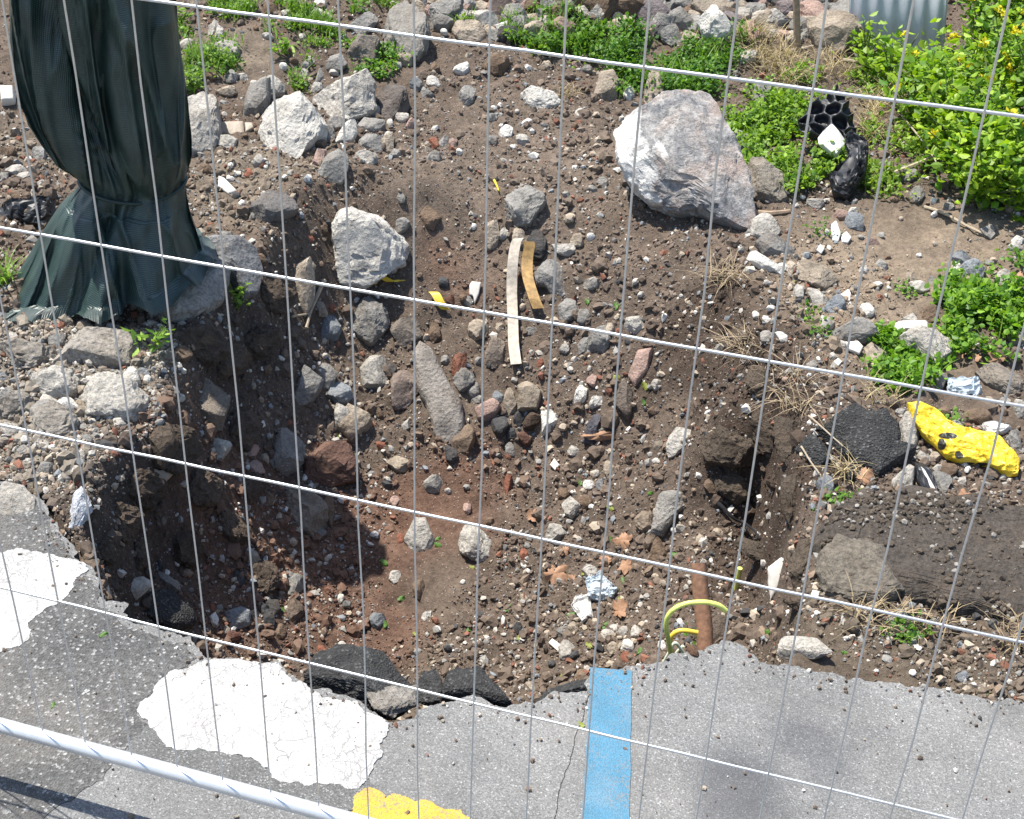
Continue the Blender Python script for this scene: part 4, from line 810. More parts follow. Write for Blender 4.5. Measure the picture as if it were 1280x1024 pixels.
add(2, (495, 243, 58, 42, -20, W_), (395, 288, 58, 36, 30, W_), (512, 342, 52, 82, 20, G_), (620, 235, 75, 90, 0, BR), (648, 462, 44, 62, 35, W_), (705, 490, 45, 48, 20, P_), (720, 432, 30, 30, 0, W_), (738, 465, 18, 40, -10, W_), (668, 517, 13, 38, 0, W_), (905, 397, 36, 42, 20, P_),
    (395, 505, 38, 42, 0, R__), (395, 550, 52, 46, 0, G_), (432, 118, 26, 28, 0, W_), (568, 128, 20, 20, 0, W_), (605, 385, 24, 20, 0, W_), (685, 397, 28, 18, 0, P_), (625, 375, 12, 26, 0, W_), (460, 497, 26, 26, 0, PK), (315, 435, 36, 46, 0, PK), (235, 510, 42, 64, 0, BE),
    (175, 442, 84, 52, 0, G_), (600, 822, 46, 100, 8, BE), (640, 814, 30, 40, 0, P_), (690, 832, 52, 64, 10, BE), (756, 856, 62, 100, 5, D_), (842, 872, 80, 46, 5, P_), (895, 840, 46, 46, 10, BE), (942, 838, 18, 36, 5, W_), (290, 792, 50, 60, 20, G_), (865, 772, 26, 36, 0, BE), (985, 640, 32, 44, 0, G_),
    (890, 222, 30, 30, 0, PK), (785, 230, 40, 36, 0, BE), (1130, 322, 34, 34, 0, P_), (1075, 330, 34, 60, 15, W_), (1050, 420, 20, 30, 0, P_), (960, 405, 30, 34, 0, BE), (885, 450, 26, 30, 0, BR), (930, 245, 40, 30, 0, G_), (1050, 130, 60, 40, 0, BE), (495, 868, 18, 14, 0, W_), (160, 240, 30, 34, 0, BR),
    (690, 240, 34, 30, 0, PK), (725, 245, 30, 24, 0, W_), (920, 552, 14, 18, 0, W_), (485, 540, 18, 34, 0, W_), (535, 803, 22, 28, 0, W_), (400, 240, 34, 50, 30, BR), (95, 350, 40, 40, 0, G_), (10, 460, 40, 50, 0, G_), (370, 330, 50, 44, 0, G_), (335, 300, 40, 50, 0, B_), (380, 760, 70, 80, 0, BR), (280, 690, 30, 40, -30, G_), (430, 500, 36, 50, 0, G_), (600, 490, 30, 40, 0, G_), (595, 410, 36, 30, 0, G_))
add(3, (310, 205, 80, 42, -20, P_), (280, 136, 42, 36, 0, P_), (325, 165, 34, 30, 0, D_), (290, 480, 70, 46, 10, P_), (690, 780, 60, 70, 0, B_), (648, 755, 60, 40, 0, PK), (870, 610, 60, 80, 30, G_), (905, 680, 50, 60, 0, G_), (965, 755, 26, 20, 0, W_), (1020, 720, 36, 30, 0, G_), (965, 705, 20, 20, 0, W_), (750, 845, 50, 26, 0, PK), (830, 700, 30, 24, 0, BR), (970, 855, 34, 26, 0, BE),
    (600, 870, 13, 44, 0, W_), (510, 690, 22, 18, 0, W_), (1060, 905, 60, 50, 0, B_), (1255, 840, 40, 40, 0, W_), (1250, 862, 50, 26, 0, P_), (1045, 930, 30, 40, 0, W_), (1150, 810, 50, 50, 0, G_), (440, 930, 40, 26, 0, W_))
add(4, (468, 440, 56, 80, 0, W_), (495, 175, 66, 56, 0, P_), (440, 185, 36, 26, 0, P_), (370, 185, 26, 26, 0, W_), (545, 205, 46, 46, 0, P_), (75, 400, 36, 32, 0, D_), (600, 355, 24, 30, 0, B_), (650, 350, 60, 60, 0, BR), (510, 420, 46, 40, 0, B_), (590, 290, 34, 40, 20, B_), (300, 450, 24, 30, 0, P_),
    (895, 697, 46, 52, 0, PK), (905, 757, 60, 58, 0, PK), (940, 722, 30, 36, 0, BE), (955, 645, 22, 26, 0, G_), (570, 605, 40, 26, -20, G_), (300, 685, 30, 36, 30, R__), (160, 680, 40, 30, 20, P_), (185, 690, 30, 24, 0, W_), (165, 760, 60, 60, 0, G_), (240, 785, 50, 46, 0, G_), (280, 800, 36, 40, 0, R__), (150, 560, 90, 80, 0, G_), (40, 620, 70, 50, 0, P_), (25, 500, 60, 60, 0, G_), (60, 540, 70, 40, 0, P_),
    (70, 500, 40, 36, 0, P_), (15, 430, 36, 30, 0, B_), (45, 290, 40, 36, 0, P_), (260, 480, 40, 50, 0, G_), (350, 440, 40, 30, 0, P_), (310, 520, 30, 40, 0, G_), (865, 385, 18, 14, 0, W_), (962, 552, 20, 40, 0, B_), (955, 865, 30, 55, 0, BR), (930, 985, 20, 30, 0, W_), (560, 920, 12, 20, 0, B_), (945, 405, 40, 40, 0, BR), (1140, 190, 60, 40, 60, BE), (1155, 360, 26, 24, 0, P_), (1205, 500, 46, 50, 0, G_), (1215, 580, 50, 100, 0, P_), (800, 300, 16, 26, 20, PK), (890, 420, 20, 16, 0, P_), (100, 180, 40, 20, 0, P_), (20, 790, 60, 24, 0, BE), (50, 900, 26, 18, 0, W_))
add(5, (865, 195, 62, 86, 10, G_), (1100, 240, 72, 60, -30, P_), (970, 300, 70, 110, 20, G_), (915, 315, 46, 60, 10, G_), (815, 238, 30, 28, 0, BE), (735, 262, 46, 30, 0, G_), (625, 250, 30, 42, 0, BE), (550, 262, 66, 76, 10, BE), (615, 345, 76, 136, 5, (.22, .18, .145)), (310, 265, 104, 112, 10, (.2, .17, .14)), (400, 272, 42, 84, 0, BR),
    (292, 470, 78, 130, 15, (.24, .19, .16)), (275, 728, 80, 54, 0, BE), (395, 795, 62, 56, 0, P_), (485, 390, 48, 80, 15, R__), (500, 428, 60, 90, 20, G_), (532, 465, 46, 50, 0, G_), (545, 500, 36, 30, 0, P_), (620, 490, 36, 46, 0, B_), (667, 510, 46, 86, 0, BE), (625, 592, 62, 72, 0, D_), (690, 570, 32, 60, 10, D_), (737, 578, 62, 60, 0, (.08, .055, .04)),
    (708, 636, 52, 50, 0, (.13, .07, .05)), (665, 622, 38, 46, 0, D_), (662, 675, 34, 50, 0, G_), (500, 642, 62, 106, 15, (.19, .14, .1)), (460, 692, 52, 66, -30, D_), (905, 485, 38, 88, 20, W_), (962, 505, 38, 40, 0, W_), (945, 535, 36, 26, 0, P_), (950, 436, 44, 42, 0, PK), (870, 406, 16, 36, 5, P_), (765, 374, 22, 34, 0, R__), (735, 346, 24, 30, 0, G_),
    (948, 600, 40, 110, 25, (.10, .10, .115)), (1170, 450, 34, 40, 20, P_), (875, 872, 66, 76, 10, P_), (845, 830, 46, 46, 0, BR), (922, 860, 46, 58, 0, BR), (885, 680, 40, 36, -20, P_), (818, 962, 74, 60, 0, P_), (655, 800, 24, 70, 5, R__), (512, 880, 26, 36, 0, PK), (262, 856, 32, 42, 0, PK), (510, 808, 26, 30, 0, G_), (430, 100, 34, 30, 0, D_), (515, 160, 30, 36, 0, G_), (705, 190, 20, 24, 0, BE),
    (455, 155, 36, 40, 0, (.12, .06, .04)), (435, 375, 30, 34, 0, G_), (550, 375, 24, 40, 0, G_), (370, 295, 20, 40, 0, BE), (590, 395, 14, 30, 0, D_), (1095, 105, 24, 34, 0, P_), (1115, 145, 24, 30, 0, P_), (945, 100, 50, 50, -20, P_), (880, 170, 20, 70, 10, (.16, .07, .045)), (915, 215, 44, 50, 0, G_), (850, 325, 30, 40, 30, P_), (1010, 755, 34, 80, -20, BE), (935, 800, 36, 40, 0, W_), (880, 830, 24, 36, 0, W_), (975, 800, 24, 46, 10, B_),
    (960, 770, 26, 26, 0, P_), (1170, 725, 18, 36, 0, P_), (1165, 540, 40, 30, 0, BR), (845, 605, 20, 40, 0, BE), (920, 712, 14, 24, 0, P_), (65, 480, 80, 80, 20, B_), (20, 420, 60, 90, 0, G_), (215, 660, 40, 34, 40, R__), (210, 20, 20, 20, 0, P_), (205, 550, 30, 40, 0, BR), (250, 400, 30, 46, 0, D_), (175, 775, 14, 30, 10, P_), (235, 780, 14, 34, 0, P_), (445, 825, 16, 30, 0, P_), (590, 930, 24, 40, 0, BR), (195, 980, 26, 30, 0, B_), (30, 890, 40, 100, 0, BR),
    (1130, 930, 60, 90, 0, (.2, .16, .12)), (1260, 950, 40, 36, 0, P_), (500, 160, 30, 30, 0, BR), (40, 180, 26, 26, 0, R__), (1010, 255, 30, 40, 0, BE))
add(6, (555, 150, 1, 1, 0, G_), (625, 172, 64, 60, 0, B_), (595, 235, 50, 60, 0, P_), (590, 805, 66, 70, 0, B_), (980, 442, 68, 70, 10, G_), (1265, 540, 40, 66, 0, P_), (1100, 58, 76, 90, 0, B_), (915, 105, 72, 40, 10, P_), (768, 105, 30, 34, 20, W_), (885, 75, 40, 40, 30, BE), (780, 145, 22, 22, 0, R__), (520, 108, 24, 30, 0, R__), (500, 125, 30, 44, 0, P_), (960, 90, 34, 36, 0, G_), (990, 140, 36, 34, 0, PU), (470, 45, 30, 50, 0, BE), (400, 190, 34, 30, 0, W_), (385, 225, 36, 34, 20, W_), (345, 215, 36, 28, 0, W_),
    (435, 285, 44, 34, 30, W_), (388, 105, 20, 36, 10, P_), (405, 165, 26, 30, 0, P_), (455, 510, 22, 20, 0, P_), (450, 430, 22, 20, 0, PK), (190, 800, 50, 46, 0, BR), (215, 965, 44, 36, 0, BE), (60, 965, 26, 30, 0, W_), (610, 545, 30, 20, 0, P_), (545, 380, 40, 30, 0, G_), (690, 195, 30, 40, 0, BR), (180, 548, 14, 30, 0, W_), (705, 890, 22, 20, 30, 'red'), (590, 915, 18, 18, 0, PK), (1010, 750, 60, 50, 0, BR), (1250, 650, 40, 80, 0, G_), (930, 705, 40, 50, 0, P_), (970, 700, 40, 30, 0, BE), (1045, 590, 50, 40, 0, P_), (660, 760, 50, 60, 0, 'black'), (690, 500, 40, 40, 0, BR), (1210, 80, 50, 60, 0, P_))
add(7, (812, 98, 42, 60, 5, BE), (848, 108, 26, 32, 20, B_), (870, 262, 46, 60, 0, D_), (945, 185, 52, 72, 20, G_), (925, 160, 40, 40, 0, G_), (940, 272, 60, 70, 0, (.17, .13, .1)), (892, 332, 42, 54, 0, BR), (845, 265, 30, 40, 0, D_), (810, 280, 30, 40, 0, D_), (680, 255, 20, 26, 0, R__), (765, 165, 34, 60, 0, D_), (510, 125, 24, 40, 0, D_), (740, 350, 60, 30, 0, (.16, .08, .06)), (1090, 235, 22, 30, 0, P_), (1200, 295, 30, 50, 0, G_), (1030, 390, 26, 30, 0, R__), (1095, 380, 24, 20, 0, P_), (1055, 103, 20, 20, 0, P_), (835, 18, 18, 30, 0, P_), (938, 50, 14, 50, 10, BE), (860, 290, 40, 60, 0, D_), (1025, 15, 34, 40, 0, G_), (1060, 405, 40, 30, 0, (.1, .06, .05)))
add(8, (145, 215, 40, 50, 0, P_), (770, 540, 72, 40, -10, BR), (915, 488, 36, 36, 0, R__), (790, 200, 50, 40, 0, P_), (85, 365, 46, 50, 0, B_), (250, 347, 30, 34, 30, W_), (285, 400, 32, 16, 10, W_), (700, 405, 40, 40, 0, G_), (735, 388, 36, 40, 0, BE), (850, 415, 40, 40, 0, P_), (880, 390, 46, 30, 0, W_), (905, 400, 30, 40, 0, P_), (945, 400, 40, 40, 0, P_), (915, 450, 40, 44, 0, W_), (870, 460, 46, 46, 0, BE), (1035, 448, 26, 40, 0, W_), (1095, 375, 24, 24, 0, W_), (575, 185, 34, 26, 0, W_), (588, 205, 16, 20, 0, W_), (575, 140, 26, 50, 10, R__), (160, 90, 20, 36, 0, R__), (370, 240, 18, 20, 0, W_), (220, 260, 36, 70, 0, BR), (320, 465, 30, 26, -30, D_), (355, 425, 16, 16, 0, P_), (595, 585, 36, 40, 0, BE), (555, 390, 26, 40, 0, D_), (1010, 225, 26, 30, 0, BE), (75, 85, 24, 34, 0, W_), (485, 115, 30, 50, 20, BR), (1220, 70, 36, 34, 0, PK), (740, 490, 26, 36, 0, D_), (665, 520, 26, 24, 0, D_), (1135, 465, 34, 30, 0, (.14, .08, .05)))
add(9, (1065, 525, 50, 52, 20, B_), (878, 368, 46, 40, 10, B_), (850, 308, 46, 56, 0, B_), (820, 325, 36, 40, 0, G_), (700, 62, 36, 18, 0, P_), (655, 320, 26, 50, 0, P_), (530, 285, 24, 24, 0, BE), (655, 250, 20, 24, 0, G_), (890, 515, 14, 40, -20, W_), (1105, 555, 26, 20, 0, W_), (660, 395, 30, 16, 30, P_), (765, 505, 14, 20, 0, W_), (800, 470, 30, 30, 0, G_), (700, 290, 18, 16, 0, W_), (740, 265, 24, 30, 0, 'red'), (930, 560, 24, 20, 0, G_), (475, 90, 26, 36, 0, BE))
NAMES = {'red': ('brick_fragment', 'brick', 'brick'), 'pink': ('brick_fragment', 'brick', 'brick')}
LM = [(860, 200, 'the granite boulder'), (455, 310, 'the creamy white rock'), (370, 170, 'the rough white rock'), (435, 120, 'the pale concrete rock'), (140, 330, 'the wrapped post'), (655, 370, 'the bent metal strap'),
      (550, 490, 'the long stone slab'), (650, 545, 'the pebble cluster'), (412, 585, 'the reddish brown block'), (800, 460, 'the slanting pink brick'), (878, 760, 'the rusty pipe'), (1205, 555, 'the yellow bag'), (1070, 570, 'the black asphalt lump'),
      (1160, 700, 'the old asphalt slab'), (995, 40, 'the wooden stake'), (1040, 155, 'the black dimpled sheet'), (800, 90, 'the dense clover'), (675, 125, 'the long white chunk'), (760, 740, 'the dead leaves'), (655, 260, 'the smooth grey rock'),
      (520, 670, 'the pear-shaped stone'), (595, 680, 'the rough concrete ball'), (1140, 415, 'the curved white tile'), (1020, 340, 'the smooth beige stone'), (150, 490, 'the left concrete lip'), (275, 510, 'the bulging wall rock'), (375, 640, 'the beige-grey rock'),
      (90, 645, 'the white broken pipe'), (60, 480, 'the wide ledge lump'), (710, 812, 'the white card'), (850, 550, 'the pale wall stone'), (835, 640, 'the slanted grey stone'), (1000, 820, 'the road edge soil'), (500, 60, 'the blocky grey-brown rock'), (270, 60, 'the back bank weeds'),
      (640, 20, 'the three-cornered white stone'), (1230, 300, 'the flowering bushes'), (965, 300, 'the foot of the boulder'), (1060, 225, 'the twisted black strip'), (290, 770, 'the dark asphalt heap'), (560, 790, 'the black edge chunks'), (185, 600, 'the cream tile edge'), (790, 130, 'the standing grey slab'), (320, 115, 'the upright grey stone'), (1240, 400, 'the leafy patch'), (930, 480, 'the hanging roots')]
def near(u, v): return min(LM, key=lambda l: (l[0] - u) ** 2 + (l[1] - v) ** 2)[2]
def cname(c):
    if isinstance(c, str): return c
    return 'brown' if c[0] > c[2] * 1.5 else 'grey'
SMR = []
SM = []       # every small stone: u, v, w, h, turn, colour
for (u, v, w_, h_, r_, c_) in S:
    if w_ >= 3: SM.append((u, v, w_, h_, r_, c_))

# ------------------------------------------------------------------ rubble heap along the back and more stones on the bank
rr = np.random.default_rng(21); placed = []
def rubble(n, boxes, smin, smax, colsP, pl, place, gap=.72, SM=SM):
    k = 0; tries = 0
    while k < n and tries < n * 40:
        tries += 1
        bx_ = boxes[rr.integers(len(boxes))]; u = rr.uniform(bx_[0], bx_[2]); v = rr.uniform(bx_[1], bx_[3]); s_ = smin + (smax - smin) * rr.random() ** 2
        if any((u - a) ** 2 + ((v - b) * 1.2) ** 2 < (gap * (s_ + c) / 2) ** 2 for a, b, c in placed): continue
        placed.append((u, v, s_)); c_ = colsP[rr.integers(len(colsP))]
        SM.append((u, v, s_, s_ * rr.uniform(.6, .95), rr.uniform(-40, 40), c_)); k += 1
for (u, v, w_, h_, r_, c_) in S: placed.append((u, v, max(w_, h_)))
rubble(170, [(545, -28, 920, 46), (520, -28, 1010, 20), (860, -25, 1060, 50)], 18, 70, [G_, G_, BE, BE, BR, PU, P_, D_, PK], 0, 'heaped along the back bank', .52, SMR)
rubble(45, [(230, -20, 520, 60), (420, 60, 520, 200), (230, 10, 430, 120)], 10, 36, [G_, BE, P_, BR, P_], 0, 'scattered on the weedy back bank')
rubble(26, [(0, 150, 70, 300), (225, 200, 340, 330)], 7, 18, [G_, BE, P_, BR, W_, R__], 0, 'beside the wrapped post')
rubble(60, [(950, 290, 1180, 480), (1000, 230, 1280, 340), (1100, 500, 1280, 640)], 7, 24, [G_, BE, P_, P_, W_, BR], 0, 'strewn over the right bank')
rubble(60, [(0, 395, 150, 600), (60, 450, 210, 540)], 8, 28, [G_, P_, P_, BE, W_, D_], 0, 'crumbled along the left ledge', .6)

SM.sort(key=lambda s_: -s_[2] * s_[3])
nst = 0; rest = []
for (u, v, w_, h_, r_, c_) in SM:
    cn = cname(c_); nm, mt, ct = NAMES.get(cn, ('stone', 'white' if cn == 'white' else 'rock', 'stone'))
    if ct == 'stone':
        nst += 1
        if nst > 285: rest.append((u, v, w_, h_, c_)); continue
    asp = max(w_, h_) / min(w_, h_); shp = 'long' if asp > 1.7 else 'roundish' if asp < 1.12 else 'blocky' if asp < 1.35 else 'flattish'
    m_ = max(w_, h_); szw = 'fist-sized' if m_ > 30 else 'small' if m_ > 15 else 'tiny'
    noun = {'red': 'red brick bit', 'pink': 'pinkish brick bit'}.get(cn, cn + ' stone'); lb = f'{szw} {shp} {noun} lying near {near(u, v)}'
    big_ = m_ > 26
    lump(nm, blob(u, v, w_, h_, r_), c_, mt, .8, .5, 0, .09, 40 if big_ else 24, 8 if big_ else 5, 7, lb, ct, f'loose {noun}s around {near(u, v)}')
for (u, v, w_, h_, r_, c_) in SMR:
    cn = cname(c_); asp = max(w_, h_) / min(w_, h_); shp = 'roundish' if asp < 1.2 else 'blocky' if asp < 1.45 else 'flattish'; szw = 'big' if w_ > 40 else 'fist-sized' if w_ > 26 else 'small'
    lump('rubble_stone', blob(u, v, w_, h_, r_), c_, 'rock', .9, .5, 0, .085, 30, 6, 7, f'{szw} {shp} {cn} rubble stone heaped near {near(u, v)}', 'rubble', f'{cn} rubble stones heaped near {near(u, v)}')
# the rest, too small to pick apart: one mass
ICO = icos(); ICO1 = subdiv(*ICO)
OCT = (np.array([(1, 0, 0), (-1, 0, 0), (0, 1, 0), (0, -1, 0), (0, 0, 1), (0, 0, -1)], float), np.array([(0, 2, 4), (2, 1, 4), (1, 3, 4), (3, 0, 4), (2, 0, 5), (1, 2, 5), (3, 1, 5), (0, 3, 5)]))
def pebbles(name, P, size, cols_, base, mat, seed, jit=.28, smooth=False, label=None, cat=None):
    r = np.random.default_rng(seed); bv, bf = base; n = len(P); k = len(bv)
    sc_ = size[:, None] * r.uniform(.6, 1.25, (n, 3)); q = r.normal(size=(n, 4)); q /= np.linalg.norm(q, axis=1)[:, None]
    a, b, c, d = q.T
    Rm = np.stack([1 - 2 * (c * c + d * d), 2 * (b * c - a * d), 2 * (b * d + a * c), 2 * (b * c + a * d), 1 - 2 * (b * b + d * d), 2 * (c * d - a * b), 2 * (b * d - a * c), 2 * (c * d + a * b), 1 - 2 * (b * b + c * c)], 1).reshape(n, 3, 3)
    V = bv[None] * (1 + r.uniform(-jit, jit, (n, k, 1))) * sc_[:, None, :]
    V = np.einsum('nij,nkj->nki', Rm, V) + P[:, None, :]
    Fq_ = (bf[None] + (np.arange(n) * k)[:, None, None]).reshape(-1, 3)
    o = np_mesh(name, V.reshape(-1, 3), Fq_, mat, np.repeat(cols_, k, 0), smooth); return tag(o, label, cat, None, 'stuff')
rp = np.array([hit(u, v) for u, v, *_ in rest]); rs = np.array([math.sqrt(w_ * h_) / 2 / ppm(p) * 1.08 for (u, v, w_, h_, c_), p in zip(rest, rp)])
rc = np.array([PAL[c_] if isinstance(c_, str) else c_ for *_, c_ in rest])
pebbles('loose_stones', rp + np.c_[rs * 0, rs * 0, rs * .3], rs, rc, ICO1, M['gravel'], 5, .16, False, 'scattered small loose stones of mixed colours on the soil', 'stones')

# ------------------------------------------------------------------ gravel and earth crumbs
gr = np.random.default_rng(99)
def soilpts(n, clump=-.55):
    out = []
    while len(out) < n:
        k = n * 2; y = .35 + (7.2 - .35) * gr.random(k) ** 1.35; x = -1.9 + gr.random(k) * 3.9 + (y - 1) * (gr.random(k) - .62) * .75
        ok = (x > -4.4) & (x < 3.5) & (bil(dr, x, y) < -.012) & (gr.random(k) < np.clip(2.2 / (y + .8), .15, 1)) & (fbm(np.c_[x, y, 0 * x] * 2.2, 8, 3) > clump + gr.random(k) * .3)
        for a, b in zip(x[ok], y[ok]): out.append((a, b))
    A = np.array(out[:n]); return np.c_[A, hz(A[:, 0], A[:, 1])]
def soilcol(P): 
    i = np.clip(((P[:, 0] - gx[0]) / CELL).astype(int), 0, nx - 1); j = np.clip(np.interp(P[:, 1], gy, np.arange(ny)).astype(int), 0, ny - 1)
    return cols[j * nx + i]
def mixcols(P, w_soil):
    n = len(P); base = soilcol(P) * gr.uniform(.8, 1.35, (n, 1)); pal = np.array([PAL['grey'], PAL['pale'], PAL['beige'], PAL['white'], (.19, .09, .06), PAL['blue-grey'], PAL['dark'], (.2, .15, .11)])
    pick = pal[gr.choice(8, n, p=[.2, .15, .22, .06, .1, .06, .06, .15])] * gr.uniform(.75, 1.2, (n, 1)); return np.where((gr.random(n) < w_soil)[:, None], base, pick)
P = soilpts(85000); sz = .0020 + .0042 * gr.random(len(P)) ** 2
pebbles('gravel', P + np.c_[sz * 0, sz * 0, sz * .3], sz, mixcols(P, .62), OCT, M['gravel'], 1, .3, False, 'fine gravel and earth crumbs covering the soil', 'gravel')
P = soilpts(30000, -.42); sz = .0045 + .0085 * gr.random(len(P)) ** 2.5
pebbles('gravel', P + np.c_[sz * 0, sz * 0, sz * .25], sz, mixcols(P, .55), ICO, M['gravel'], 2, .42, False, 'coarser gravel strewn over the soil', 'gravel')
P = soilpts(3000, -.3); sz = .008 + .011 * gr.random(len(P)) ** 2
pebbles('rubble_bits', P + np.c_[sz * 0, sz * 0, sz * .15], sz, mixcols(P, .3), ICO, M['gravel'], 12, .4, False, 'small angular rubble bits packed into the soil', 'rubble')
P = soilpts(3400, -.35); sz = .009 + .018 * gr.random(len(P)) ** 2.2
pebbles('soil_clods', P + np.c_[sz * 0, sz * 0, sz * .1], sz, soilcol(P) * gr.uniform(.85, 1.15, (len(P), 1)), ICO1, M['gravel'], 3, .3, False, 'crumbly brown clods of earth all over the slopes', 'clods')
# grit spilled on the road
A = []
while len(A) < 900:
    x = gr.uniform(-1.1, 2.2); y = gr.uniform(-.2, 1.0); d_ = bil(dr, x, y)
    if .004 < d_ and gr.random() < .03 + math.exp(-d_ / .035): A.append((x, y, .003))
P = np.array(A); sz = .0015 + .0045 * gr.random(len(P)) ** 3
pebbles('grit', P, sz, mixcols(P, .6), ICO, M['gravel'], 24, .4, False, 'earth grit spilled over the broken road edge', 'grit')
# crumbs lying on the old asphalt slab
from mathutils.bvhtree import BVHTree
bv = BVHTree.FromPolygons([aslab.location + v.co for v in aslab.data.vertices], [tuple(f.vertices) for f in aslab.data.polygons]); A = []
while len(A) < 1300:
    u = gr.uniform(1022, 1330); v = gr.uniform(615, 790)
    if gr.random() < .25 + .75 * (abs(v - 700) > 45): 
        h_ = bv.ray_cast(Vector(C), Vector(ray(u, v)).normalized())
        if h_[0] is not None and fbm(np.array([[h_[0].x, h_[0].y, 0]]) * 7, 3, 3)[0] > -.1: A.append(tuple(h_[0]))
P = np.array(A); sz = .0022 + .008 * gr.random(len(P)) ** 3.5
pebbles('gravel', P + np.c_[sz * 0, sz * 0, sz * .2], sz, np.where((gr.random(len(P)) < .82)[:, None], np.array((.085, .068, .052)) * gr.uniform(.7, 1.3, (len(P), 1)), np.array((.26, .24, .21))), ICO, M['gravel'], 14, .3, False, 'soil crumbs scattered on the old asphalt slab', 'gravel')
# pale gravel on the left ledge
A = []
while len(A) < 3200:
    u = gr.uniform(-30, 215); v = gr.uniform(385, 600); 
    p = on_z(u, v, .04); 
    if bil(sdp, p[0], p[1]) < -.0 and bil(dr, p[0], p[1]) < -.01: A.append((p[0], p[1]))
A = np.array(A); P = np.c_[A, hz(A[:, 0], A[:, 1])]; sz = .0025 + .010 * gr.random(len(P)) ** 4
pc = np.array([PAL['pale'], PAL['grey'], PAL['white'], PAL['beige'], (.17, .14, .11)])[gr.choice(5, len(P), p=[.16, .26, .03, .15, .40])] * gr.uniform(.7, 1.15, (len(P), 1))
pebbles('gravel', P + np.c_[sz * 0, sz * 0, sz * .3], sz, pc, ICO, M['gravel'], 4, .3, False, 'pale crushed gravel on the left ledge', 'gravel')

# ------------------------------------------------------------------ plants
LV = np.array([(0, 0, 0), (-.30, .28, .07), (-.34, .62, .05), (0, 1, -.10), (.34, .62, .05), (.30, .28, .07)], float); LF = np.array([(0, 5, 4, 3), (0, 3, 2, 1)])
def leafmesh(name, P, L, cols_, mat, seed, tiltr=(.1, 1.1), wid=1., parent=None, loc=None, yaw=None):
    r = np.random.default_rng(seed); n = len(P); ya = r.uniform(0, 2 * math.pi, n) if yaw is None else yaw; ti = r.uniform(*tiltr, n); ro = r.normal(0, .5, n)
    f = np.c_[np.cos(ya) * np.cos(ti), np.sin(ya) * np.cos(ti), np.sin(ti)]; s0 = np.c_[-np.sin(ya), np.cos(ya), 0 * ya]; u0 = np.cross(f, -s0)
    sd_ = s0 * np.cos(ro)[:, None] + u0 * np.sin(ro)[:, None]; up = np.cross(sd_, f) 
    V = P[:, None, :] + L[:, None, None] * (LV[None, :, 0:1] * wid * sd_[:, None, :] + LV[None, :, 1:2] * f[:, None, :] + LV[None, :, 2:3] * up[:, None, :])
    if loc is not None: V = V - np.array(loc)
    Fq_ = (LF[None] + (np.arange(n) * 6)[:, None, None]).reshape(-1, 4)
    o = np_mesh(name, V.reshape(-1, 3), Fq_, mat, np.repeat(cols_, 6, 0))
    if parent: o.parent = parent
    return o
def blades(name, P, L, wd, cols_, mat, seed, lean=(.2, .9), parent=None, loc=None, down=False):
    r = np.random.default_rng(seed); n = len(P); ya = r.uniform(0, 2 * math.pi, n); le = r.uniform(*lean, n); d = np.c_[np.cos(ya), np.sin(ya), 0 * ya]; sd_ = np.c_[-np.sin(ya), np.cos(ya), 0 * ya]
    V = []
    for t_, w_ in ((0, 1), (.35, .9), (.7, .6), (1, .1)):
        c = P + L[:, None] * (d * (le * t_ ** 1.6)[:, None] + np.array([0, 0, 1.]) * ((-t_ if down else 1) * (t_ if not down else 1) * (1 - .45 * le * t_))[:, None])
        V += [c - sd_ * wd * w_, c + sd_ * wd * w_]
    V = np.stack(V, 1)
    if loc is not None: V = V - np.array(loc)
    bf = np.array([(0, 1, 3, 2), (2, 3, 5, 4), (4, 5, 7, 6)]); Fq_ = (bf[None] + (np.arange(n) * 8)[:, None, None]).reshape(-1, 4)
    o = np_mesh(name, V.reshape(-1, 3), Fq_, mat, np.repeat(cols_, 8, 0))
    if parent: o.parent = parent
    return o
def greens(n, a=(.045, .13, .018), b=(.17, .30, .035), yel=0.):
    t_ = gr.random((n, 1)); c = np.array(a) * (1 - t_) + np.array(b) * t_
    return np.where((gr.random(n) < yel)[:, None], np.array((.34, .36, .04)), c) * gr.uniform(.8, 1.2, (n, 1))
def patch(ells, stems, hgt, ls, label, a=(.045, .13, .018), b=(.17, .30, .035), grass=0, m=7, gap=-.28):
    pts = []; ar = np.array([e[2] * e[3] for e in ells], float); ar /= ar.sum()
    for k in range(stems):
        e = ells[gr.choice(len(ells), p=ar)]; t_ = gr.uniform(0, 2 * math.pi); q = gr.random() ** .6
        pts.append(hit(e[0] + e[2] * 1.15 * q * math.cos(t_), e[1] + e[3] * 1.15 * q * math.sin(t_)) )
    B = np.array(pts); B = B[fbm(B * 7, 61, 3) > gap + .25 * gr.random(len(B))]; stems = len(B)
    h = hgt * gr.uniform(.35, 1.15, stems) * (.6 + .8 * sstep(-.6, .6, fbm(B * 5, 4, 2)))
    P = np.repeat(B, m, 0); t_ = gr.random((len(P), 1)) ** .7; hh = np.repeat(h, m)[:, None]
    P = P + np.c_[gr.normal(0, .016, (len(P), 2)) * (1 + hh * 4), t_ * hh]
    L = ls * gr.uniform(.55, 1.25, len(P)); o = leafmesh('weed_patch', P, L, greens(len(P), a, b), M['leaf'], int(gr.integers(1e6)), (-.2, 1.0), 1.15)
    tag(o, label, 'weeds', None, 'stuff')
    if grass:
        gi = gr.integers(0, stems, grass); g = blades('grass_patch', B[gi] + gr.normal(0, .012, (grass, 3)) * (1, 1, 0), hgt * 1.3 * gr.uniform(.6, 1.4, grass), .0022, greens(grass, (.07, .16, .02), (.22, .34, .05)), M['leaf'], int(gr.integers(1e6)))
        tag(g, label.replace('weeds', 'grass').replace('clover', 'grass blades'), 'grass', None, 'stuff')
